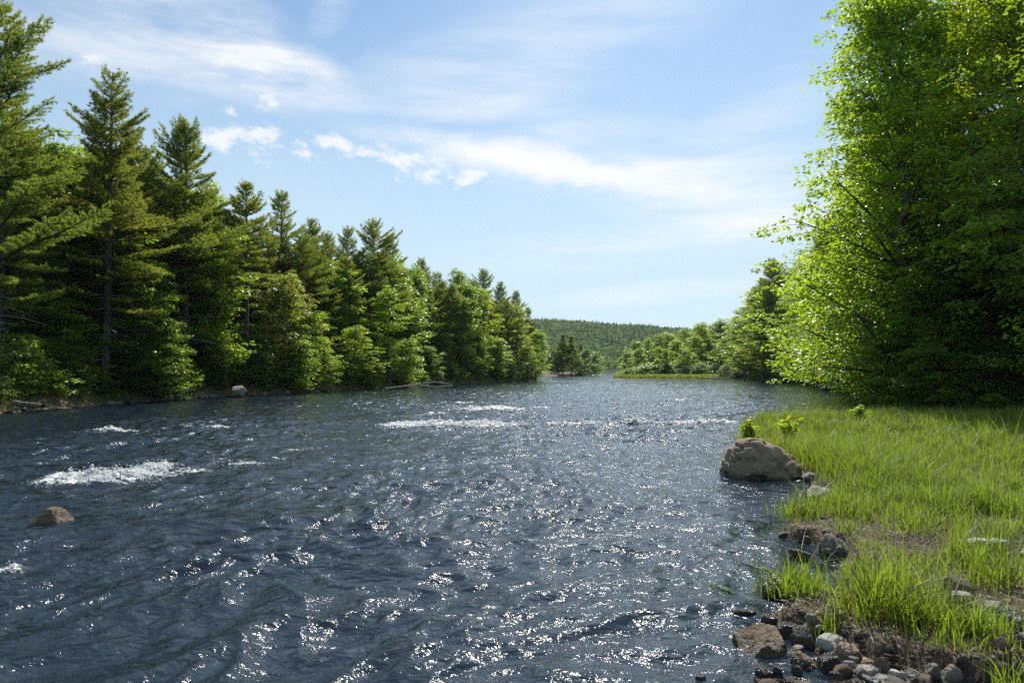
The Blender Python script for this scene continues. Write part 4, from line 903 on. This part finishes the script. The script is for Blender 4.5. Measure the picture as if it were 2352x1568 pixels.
def h_near(X, Y):
    c = gp(1935, 1070, .2); t = np.exp(-((X - c[0]) / 1.2) ** 2 - ((Y - c[1]) / 1.8) ** 2)
    return .085 + .03 * sst(6, 9, Y) + .05 * sst(9, 14, Y) + .30 * t + .09 * sst(0, .4, fb2(X * .8, Y * .8, 37, 2)) + .10 * sst(14, 24, Y)
grass_patch('grass', 120000, (1.6, 8.5, 3.9, 10.5), f_near, h_near, lambda X, Y: .0062 + .0006 * Y / 6, 1, 'bright green grass covering the near right bank', clumps=260)
grass_patch('grass', 230000, (3.5, 20, 10.5, 22), f_near, h_near, lambda X, Y: .007 + .0005 * (Y - 10), 2, 'bright green taller grass around the boulder and behind it', clumps=700)
grass_patch('grass', 110000, (6, 30, 22, 33), f_near, h_near, lambda X, Y: .014 + .0008 * (Y - 20), 3, 'shaded green grass running back to the big trees')
# broad bladed tufts
def tuft(px, py, n, H, spread, label, W=.010, z=.15, name='grass_tuft', seed=0, mat='grass'):
    g = np.random.default_rng(500 + seed); c = gp(px, py, z); P = np.stack([g.normal(0, spread, n), g.normal(0, spread, n), np.full(n, -.02)], -1)
    V, Q, T, kk = blades(P, H * g.lognormal(0, .22, n), np.full(n, W) * g.uniform(.7, 1.4, n), np.abs(g.normal(.55, .4, n)), g, 5)
    mi = np.zeros(len(Q) + len(T), int); o = link(name, mesh(name, V, [Q, T], [MAT[mat]], True, {'rnd': np.repeat(g.random(n), kk)}), loc=(c[0], c[1], max(-.02, gz(c[0], c[1])))); tag(o, label, 'grass tuft'); return o
for i, (x, y, n, H, s, lab) in enumerate([
    (585, 1050, 150, .34, .10, 'upright grass tuft on the little stone spit in the water'), (640, 1120, 120, .26, .09, 'arching grass tuft lower on the stone spit'), (700, 1010, 60, .26, .08, 'thin grass tuft at the mouth of the small inlet'), (790, 1290, 60, .24, .05, 'single grass tuft sprouting above the pale speckled stone'),
    (1050, 1170, 220, .40, .12, 'tall dark green tuft of broad blades nearest the camera on the ledge'), (1150, 1080, 160, .36, .12, 'tall tuft of blades just behind the nearest broad bladed tuft'), (1250, 1230, 130, .28, .10, 'grass tuft hanging over the dark eroded edge'), (1450, 1250, 150, .26, .12, 'wide grass tuft on the dark eroded edge right of the middle'),
    (1640, 1270, 150, .26, .12, 'grass tuft on the dark eroded edge left of the stone pile'), (860, 330, 260, .62, .22, 'tall lush grass clump right beside the big boulder'), (960, 400, 260, .55, .22, 'bending grass clump in front of the lush clump by the boulder'), (1060, 300, 220, .55, .22, 'tall grass clump one step right of the lush boulder clump'),
    (1180, 300, 180, .45, .2, 'grass clump behind the pale pointed stone'), (1750, 200, 160, .6, .2, 'arching tall grass clump in front of the shade at the right'), (1600, 900, 120, .30, .1, 'grass tuft behind the long brown slab'), (1800, 1000, 120, .28, .1, 'grass tuft near the right edge above the pale cracked stone'), (1860, 1530, 60, .28, .05, 'thin arching grass tuft in the bottom right corner'),
    (1560, 830, 110, .3, .1, 'grass tuft below the pale gravel patch'), (600, 600, 140, .24, .12, 'fine grass tuft on the tip of the eroded ledge')]):
    q = r6(x, y); tuft(q[0], q[1], n, H, s, lab, seed=i, z=.15 if i > 3 else .04)
# dead blades and rootlets lying on the bare earth
def litter():
    g = np.random.default_rng(77); n = 38000; X = g.uniform(1.7, 8.5, n); Y = g.uniform(4.0, 11, n); sr = sdist(RIGHT, X, Y); k = (sr > -.03) & (g.random(n) < .45 + .55 * sst(.3, -.3, fb2(X * 2, Y * 2, 44, 2))); X, Y = X[k], Y[k]; n = len(X)
    P = np.stack([X, Y, ground_h(X, Y) + g.uniform(.002, .02, n)], -1); a = g.uniform(0, 2 * PI, n); A = np.stack([np.cos(a), np.sin(a), g.uniform(-.15, .35, n)], -1)
    V, Fq, kk = leaves(P, A, np.array([0, 0, 1.]) + g.normal(0, .3, (n, 3)), g.uniform(.02, .11, n), False, .045)
    tag(link('dead_grass', mesh('dead_grass', V, [Fq], [MAT['straw']], False, {'rnd': np.repeat(g.random(n), kk)})), 'dry straw coloured dead grass lying on the earth of the near bank', 'dead grass', kind='stuff')
litter()
def gravel():
    g = np.random.default_rng(78); n = 26000; X = g.uniform(1.2, 7.5, n); Y = g.uniform(3.6, 8.5, n); h, sl, sr, sb = ground_h(X, Y, True); bare = fb2(X * 1.1, Y * 1.1, 33, 3); k = (h > -.045) & (((sb > -.05) & (sr < .12)) | ((sr > 0) & (bare < -.02) & (g.random(n) < .30))); X, Y, h = X[k], Y[k], h[k]; n = len(X)
    V0, T = ico(1); S = g.uniform(.004, .017, n)[:, None] * np.array([1, .8, .55]) * g.uniform(.7, 1.3, (n, 3)); V = V0[None] * S[:, None] * g.uniform(.8, 1.2, (n, len(V0), 1)) + np.stack([X, Y, h + .002], -1)[:, None]
    tag(link('gravel', mesh('gravel', V.reshape(-1, 3), [(T[None] + np.arange(n)[:, None, None] * len(V0)).reshape(-1, 3)], [MAT['rock']], True)), 'fine gravel between the stones and bare patches of the near bank', 'gravel', kind='stuff')
gravel()
# far and left bank grass
def f_left(X, Y): s = sdist(LEFT, X, Y); return sst(-.1, .2, s) * (1 - sst(1.6, 3.2, s)) * (.35 + .65 * sst(-.25, .2, fb2(X * .3, Y * .3, 51, 2)))
grass_patch('grass', 260000, (-26, 6, 26, 132), f_left, lambda X, Y: .22 + .15 * sst(0, .3, pn2(X * .3, Y * .3, 9)), lambda X, Y: .010 + .0006 * Y, 4, 'low green grass fringing the left bank waterline')
def f_pt(X, Y): s = sdist(RIGHT, X, Y); return sst(-.3, .3, s) * (1 - sst(7, 9, s)) * (Y > 138)
grass_patch('marsh_grass', 90000, (20, 62, 140, 182), f_pt, lambda X, Y: .55 + 0 * X, lambda X, Y: .08 + 0 * X, 6, 'light green marsh grass on the low point of the far right shore')

# leafy plant behind the boulder
def plant(px, py, Y, H, R, label, seed):
    g = np.random.default_rng(seed); p = at(px, py, Y); e = link('leafy_plant', None, loc=(p[0], Y, gz(p[0], Y))); tag(e, label, 'plant'); tb = Tubes(); LP = []; LA = []
    for i in range(9):
        a = g.uniform(0, 6.28); r = g.uniform(.1, 1) * R; top = np.array([math.cos(a) * r, math.sin(a) * r, H * g.uniform(.75, 1.05)]); tb.add(bez(np.zeros(3), top * [.3, .3, .6], top, 5), np.linspace(.006, .003, 5), 4)
        for z in np.linspace(.3, 1, 7):
            q = bez(np.zeros(3), top * [.3, .3, .6], top, 21)[int(z * 20)]
            for k in range(5): b = g.uniform(0, 6.28); LP.append(q); LA.append([math.cos(b), math.sin(b), g.uniform(-.2, .7)])
    n = len(LP); V, Fq, k = leaves(np.array(LP), np.array(LA), np.array([0, 0, 1.]) + g.normal(0, .3, (n, 3)), g.uniform(.09, .16, n), True, .17)
    link('stems', tb.mesh('stems', [MAT['grass']]), e); link('leaves', mesh('leaves', V, [Fq], [MAT['leaf_yellow']], False, {'rnd': np.repeat(g.random(n), k)}), e)
plant(1815, 1000, 15.6, .62, .30, 'bright yellow green leafy plant behind the big boulder', 1)
plant(1722, 1005, 15.2, .62, .16, 'small yellow green leafy plant at the left shoulder of the big boulder', 2)
plant(1975, 975, 20, .6, .25, 'light green leafy plant at the water edge far behind the boulder', 3)

# ---------------------------------------------------------------- drift wood, dead branches, float, weeds
def wood(name, pts, rads, label, cat, twigs=0, seed=0, mat='dead', parts=True):
    g = np.random.default_rng(seed); o0 = np.array(pts[0]); P = np.array(pts, float) - o0; tb = Tubes()
    t = np.linspace(0, 1, len(P)); tt = np.linspace(0, 1, len(P) * 4); Q = np.stack([np.interp(tt, t, P[:, i]) for i in range(3)], -1); L = np.linalg.norm(P[-1] - P[0]); Q[1:-1] += g.normal(0, .006 * L, (len(Q) - 2, 3))
    tb.add(Q, np.interp(tt, t, rads), 7)
    e = link(name, tb.mesh(name, [MAT[mat]]), loc=o0); tag(e, label, cat)
    if twigs:
        tw = Tubes()
        for i in range(twigs):
            q = Q[g.integers(len(Q) // 3, len(Q))]; d = nrm(P[-1] - P[0]) * .6 + g.normal(0, .5, 3); d[2] = abs(d[2]) * .8; l = L * g.uniform(.08, .22); tw.add(np.array([q, q + d * l * .5, q + d * l + g.normal(0, .04 * l, 3)]), np.array([.35, .22, .08]) * rads[-1] * 1.4, 4)
        link('twigs', tw.mesh('twigs', [MAT[mat]]), e)
    return e
wood('driftwood', [at(885, 893, 66), at(940, 886, 66), at(1000, 877, 67), at(1040, 884, 69)], [.10, .09, .06, .03], 'long bleached drift log with twigs on the left shore below the pale shrubs', 'driftwood', 9, 1)
wood('driftwood', [at(960, 884, 70), at(1000, 889, 70), at(1035, 886, 71)], [.07, .06, .04], 'short bleached drift branch beside the long drift log', 'driftwood', 5, 2)
wood('driftwood', [at(380, 912, 42.5), at(410, 906, 42.5), at(436, 897, 42.8)], [.06, .05, .02], 'forked pale drift branch on the earth of the left bank', 'driftwood', 6, 3)
wood('driftwood', [at(30, 925, 30.5), at(70, 930, 30.3), at(100, 932, 30)], [.12, .12, .10], 'grey fallen log at the foot of the left bank near the picture edge', 'driftwood', 2, 4, mat='bark_grey')
wood('dead_branch', [at(2075, 868, 33), at(2020, 862, 34), at(1975, 862, 35), at(1935, 855, 36)], [.07, .06, .045, .02], 'bare grey branch reaching level over the water from the right bank', 'branch', 12, 5)
wood('dead_branch', [at(1985, 886, 55), at(1930, 889, 58), at(1885, 883, 60)], [.10, .08, .05], 'fallen trunk lying in the water at the right bank bend', 'branch', 4, 6)
wood('dead_branch', [at(1680, 868, 151), at(1640, 868.5, 152), at(1610, 867, 153)], [.22, .2, .15], 'pale stranded log on the low point of the far right shore', 'log', 2, 7)
# small yellow float
def float_():
    p = gp(1723, 914, 0); e = link('yellow_float', None, loc=(p[0], p[1], 0)); tag(e, 'small yellow float bobbing on the river near the right side', 'float')
    def lathe(name, prof, mat):
        a = np.arange(16) / 16 * 2 * PI; V = np.array([[r * math.cos(x), r * math.sin(x), z] for r, z in prof for x in a]); n = len(prof); i = np.arange(n - 1)[:, None] * 16; j = np.arange(16)[None]; j2 = (j + 1) % 16
        link(name, mesh(name, V, [np.stack([i + j, i + j2, i + 16 + j2, i + 16 + j], -1).reshape(-1, 4)], [mat], True), e)
    m, t = material('yellow_plastic'); t.l.new(principled(t, (.62, .36, .04), .4, .5), t.out.inputs[0])
    m2, t2 = material('dark_rubber'); t2.l.new(principled(t2, (.10, .06, .02), .6, .4), t2.out.inputs[0])
    lathe('float_body', [(.001, -.12), (.14, -.08), (.17, .0), (.15, .06), (.07, .20), (.035, .27), (.001, .29)], m)
    lathe('collar', [(.172, -.03), (.185, -.01), (.185, .02), (.168, .035)], m2)
float_()
def weed(px, py, pts, label, seed):
    g = np.random.default_rng(seed); p = gp(px, py, 0); e = link('water_weed', None, loc=(p[0], p[1], 0)); tag(e, label, 'water plant'); tb = Tubes(); P = np.array(pts, float); tb.add(P, np.full(len(P), .004), 4)
    LP = []; LA = []
    for i in range(26): q = P[g.integers(0, len(P))] + g.normal(0, .012, 3); q[2] = abs(q[2]) + .012; LP.append(q); LA.append([g.normal(), g.normal(), .15])
    V, Fq, k = leaves(np.array(LP), np.array(LA), np.tile([0, 0, 1.], (26, 1)), g.uniform(.03, .06, 26), True, .15); link('stem', tb.mesh('stem', [MAT['bark']]), e); link('leaves', mesh('leaves', V, [Fq], [MAT['leaf_dark']], False, {'rnd': np.repeat(g.random(26), k)}), e)
weed(1735, 1312, [(-.10, .35, .02), (-.05, .2, .025), (0, .1, .02), (.06, 0, .02), (.12, -.08, .02)], 'dark trailing water weed left of the grass tuft on the spit', 1)
weed(1662, 1362, [(-.08, .14, .02), (-.03, .08, .025), (.02, .02, .02), (.04, -.03, .02)], 'thin dark weed stem floating left of the dark angular stone', 2)
weed(1920, 1275, [(0, 0, .0), (.02, .02, .06), (.05, .02, .10)], 'short weed stem rising between the wet stones below the ledge', 3)

# ---------------------------------------------------------------- sky
w = bpy.data.worlds.new('World'); scene.world = w; w.use_nodes = True
t = NT(w.node_tree); t.n.clear(); wo = t.N('ShaderNodeOutputWorld')
sky = t.N('ShaderNodeTexSky', sky_type='NISHITA'); sky.sun_disc = False; sky.sun_elevation = math.radians(SUN_EL); sky.sun_rotation = math.radians(SUN_AZ)
sky.air_density = SKY_AIR; sky.dust_density = SKY_DUST; sky.ozone_density = SKY_OZ; sky.altitude = 50
tc = t.N('ShaderNodeTexCoord').outputs['Generated']; sp = t.N('ShaderNodeSeparateXYZ'); t.l.new(tc, sp.inputs[0])
x_, y_, z_ = sp.outputs
az = t.M('ARCTAN2', x_, y_); el = t.M('ARCSINE', z_)
# the clouds are laid out in compass bearing and elevation (radians)
def AE(px, py):
    d = ray(px, py); d = d / np.linalg.norm(d); return math.atan2(d[0], d[1]), math.asin(d[2])
cv = t.N('ShaderNodeCombineXYZ'); t.l.new(az, cv.inputs[0]); t.l.new(el, cv.inputs[1]); cv = cv.outputs[0]
wn = t.N('ShaderNodeVectorMath', operation='ADD'); t.l.new(cv, wn.inputs[0])
wv = t.N('ShaderNodeVectorMath', operation='SCALE'); wv.inputs['Scale'].default_value = .05
wc = t.N('ShaderNodeVectorMath', operation='SUBTRACT'); t.l.new(t.noise(cv, 5, 4, .6, 0, 1), wc.inputs[0]); wc.inputs[1].default_value = (.5, .5, .5); t.l.new(wc.outputs[0], wv.inputs[0]); t.l.new(wv.outputs[0], wn.inputs[1])
cw = wn.outputs[0]
def ell(px, py, rx, ry, ang=0, warp=True):
    a, e = AE(px, py); m = t.mapv(cw if warp else cv, loc=(0, 0, 0)); s1 = t.N('ShaderNodeVectorMath', operation='SUBTRACT'); t.l.new(m, s1.inputs[0]); s1.inputs[1].default_value = (a, e, 0)
    rot = t.mapv(s1.outputs[0], rot=(0, 0, math.radians(-ang))); sc = t.mapv(rot, sc=(F / rx, F / ry, 0)); ln = t.N('ShaderNodeVectorMath', operation='LENGTH'); t.l.new(sc, ln.inputs[0])
    return t.M('SUBTRACT', 1, t.M('POWER', ln.outputs['Value'], 1.7), clamp=True)
def strat(rot, sx, sy, scale, det=6, rough=.6): return t.noise(t.mapv(cw, rot=(0, 0, math.radians(rot)), sc=(sx, sy, 1)), scale, det, rough, .25)
def addn(*a):
    r = a[0]
    for b in a[1:]: r = t.M('ADD', r, b)
    return r
cir = strat(12, 1, 5, 4.5); fin = t.noise(t.mapv(cv, sc=(.75, 1.25, 1)), 30, 7, .66); mid = t.noise(t.mapv(cw, sc=(.8, 1.3, 1)), 15, 7, .66); big = t.noise(cv, 3.2, 4, .5)
def streak(rot, sx, sy, scale, det=7, rough=.62): return t.noise(t.mapv(cv, rot=(0, 0, math.radians(rot)), sc=(sx, sy, 1)), scale, det, rough, .12)
wisp = streak(18, .55, 3.2, 6); wisp2 = streak(-14, .6, 3.4, 6)
# streaky veil upper left
m1 = addn(t.M('MULTIPLY', ell(430, 50, 400, 120, -16), .8), t.M('MULTIPLY', ell(640, 150, 230, 75, -14), 1.0), t.M('MULTIPLY', ell(380, 150, 380, 90, 0), .55), t.M('MULTIPLY', ell(90, 60, 300, 110, 0), .35))
v1 = t.M('MULTIPLY', m1, t.ramp(t.M('ADD', t.M('MULTIPLY', wisp, .75), t.M('MULTIPLY', mid, .25)), .30, .72), clamp=True)
v1 = t.M('MULTIPLY', v1, .88)
# bank of cloud in the middle: soft above, broken below
m2 = addn(t.M('MULTIPLY', ell(1060, 335, 330, 50, -4), .62), t.M('MULTIPLY', ell(1180, 365, 270, 62, -8), .8), t.M('MULTIPLY', ell(1400, 400, 260, 55, -9), .62), t.M('MULTIPLY', ell(1690, 455, 380, 80, -10), .62))
v2 = t.M('MULTIPLY', t.ramp(t.M('ADD', m2, t.M('MULTIPLY', t.M('SUBTRACT', t.M('ADD', t.M('MULTIPLY', mid, .45), t.M('MULTIPLY', wisp2, .5)), .48), 3.0)), .18, 1.35), .97)
v2 = t.M('MULTIPLY', v2, t.ramp(m2, .0, .25))
# small broken puffs
m3 = addn(ell(616, 236, 46, 27, 0, False), t.M('MULTIPLY', ell(525, 266, 38, 18), .8), t.M('MULTIPLY', ell(585, 300, 80, 32), .75), t.M('MULTIPLY', ell(640, 345, 190, 50), .62), t.M('MULTIPLY', ell(762, 325, 50, 27, 0, False), .8), t.M('MULTIPLY', ell(512, 330, 60, 26), .6), t.M('MULTIPLY', ell(225, 152, 50, 26), .7), t.M('MULTIPLY', ell(975, 400, 150, 45, 0), .78), t.M('MULTIPLY', ell(870, 355, 110, 34), .8), t.M('MULTIPLY', ell(1110, 405, 90, 30), .7), t.M('MULTIPLY', ell(1360, 415, 120, 34), .65), t.M('MULTIPLY', ell(1240, 430, 60, 18), .4))
v3 = t.ramp(t.M('ADD', m3, t.M('MULTIPLY', t.M('SUBTRACT', fin, .5), 3.4)), .40, 1.12); v3 = t.M('MULTIPLY', v3, t.ramp(m3, .02, .28))
# thin veils low in the sky and at the right
m4 = addn(t.M('MULTIPLY', ell(1600, 660, 420, 34, 5, False), .55), t.M('MULTIPLY', ell(1500, 560, 560, 60, 3, False), .6), t.M('MULTIPLY', ell(1180, 150, 560, 130, 14), .55), t.M('MULTIPLY', ell(1720, 440, 420, 130, -6), .75), t.M('MULTIPLY', ell(1200, 330, 500, 110, -6), .5), t.M('MULTIPLY', ell(1650, 320, 300, 60, 6), .35), t.M('MULTIPLY', ell(770, 20, 80, 40, 40), .5), t.M('MULTIPLY', ell(1290, 300, 90, 26, 0), .55), t.M('MULTIPLY', ell(1900, 150, 300, 90, 20), .35))
v4 = t.M('MULTIPLY', m4, t.ramp(streak(8, .5, 3, 4.5), .32, .68))
base_veil = t.M('MULTIPLY', t.ramp(el, .60, .02), .86)
base_veil = t.M('MAXIMUM', base_veil, t.M('MULTIPLY', t.ramp(el, .52, .85), .30))
veil = t.M('ADD', base_veil, t.M('MULTIPLY', t.ramp(big, .35, .7), .13))
def scr(a, b): return t.M('SUBTRACT', 1, t.M('MULTIPLY', t.M('SUBTRACT', 1, a), t.M('SUBTRACT', 1, b)))
cl = scr(scr(v1, v2), scr(t.M('MULTIPLY', v3, .82), v4))
skyc = t.N('ShaderNodeHueSaturation'); t.l.new(sky.outputs[0], skyc.inputs['Color']); skyc.inputs['Saturation'].default_value = SKY_SAT; skyc.inputs['Value'].default_value = SKY_VAL
c0 = t.mix(1.0, skyc.outputs[0], (.80, .965, .99), 'MULTIPLY'); c1 = t.mix(veil, c0, (*VEIL_COL, 1)); c2 = t.mix(cl, c1, (*CLOUD_COL, 1))
below = t.mix(t.ramp(el, 0, -.05), c2, (1.2, 1.4, .9, 1))
bg = t.N('ShaderNodeBackground'); bg.inputs[1].default_value = SKY_STR; t.l.new(below, bg.inputs[0]); t.l.new(bg.outputs[0], wo.inputs[0])

sl = bpy.data.lights.new('sun', 'SUN'); so = link('sun', sl); sl.energy = SUN_STR; sl.angle = math.radians(.5); sl.color = (1, .955, .87)
sv = Vector((math.sin(math.radians(SUN_AZ)) * math.cos(math.radians(SUN_EL)), math.cos(math.radians(SUN_AZ)) * math.cos(math.radians(SUN_EL)), math.sin(math.radians(SUN_EL))))
so.rotation_euler = sv.to_track_quat('Z', 'Y').to_euler(); so.location = (0, 0, 60)

if HAZE > 0:
    bm = bmesh.new(); bmesh.ops.create_cube(bm, size=1)
    hm = bpy.data.meshes.new('haze'); bm.to_mesh(hm); bm.free(); ho = link('haze', hm)
    ho.scale = (9000, 11500, 112); ho.location = (0, 2500, 54)
    m = bpy.data.materials.new('haze'); m.use_nodes = True; q = NT(m.node_tree); q.n.clear(); oo = q.N('ShaderNodeOutputMaterial'); pv = q.N('ShaderNodeVolumePrincipled'); pv.inputs['Density'].default_value = HAZE; pv.inputs['Color'].default_value = (.86, .92, 1, 1); pv.inputs['Anisotropy'].default_value = .3
    q.l.new(pv.outputs[0], oo.inputs['Volume']); hm.materials.append(m); tag(ho, 'thin pale summer haze filling the air over the river', 'haze', kind='stuff')

# ---------------------------------------------------------------- render settings
vs = scene.view_settings; scene.display_settings.display_device = 'sRGB'; vs.view_transform = 'Standard'; vs.look = 'None'; vs.gamma = 1; vs.exposure = EXPO
scene.render.engine = 'CYCLES'; c = scene.cycles
c.max_bounces = 8; c.diffuse_bounces = 3; c.glossy_bounces = 3; c.transmission_bounces = 5; c.transparent_max_bounces = 6; c.volume_bounces = 0
c.caustics_reflective = False; c.caustics_refractive = False; c.sample_clamp_indirect = 4; c.sample_clamp_direct = 12; c.blur_glossy = .5
c.use_denoising = DENOISE
scene.render.resolution_x = 1024; scene.render.resolution_y = 682
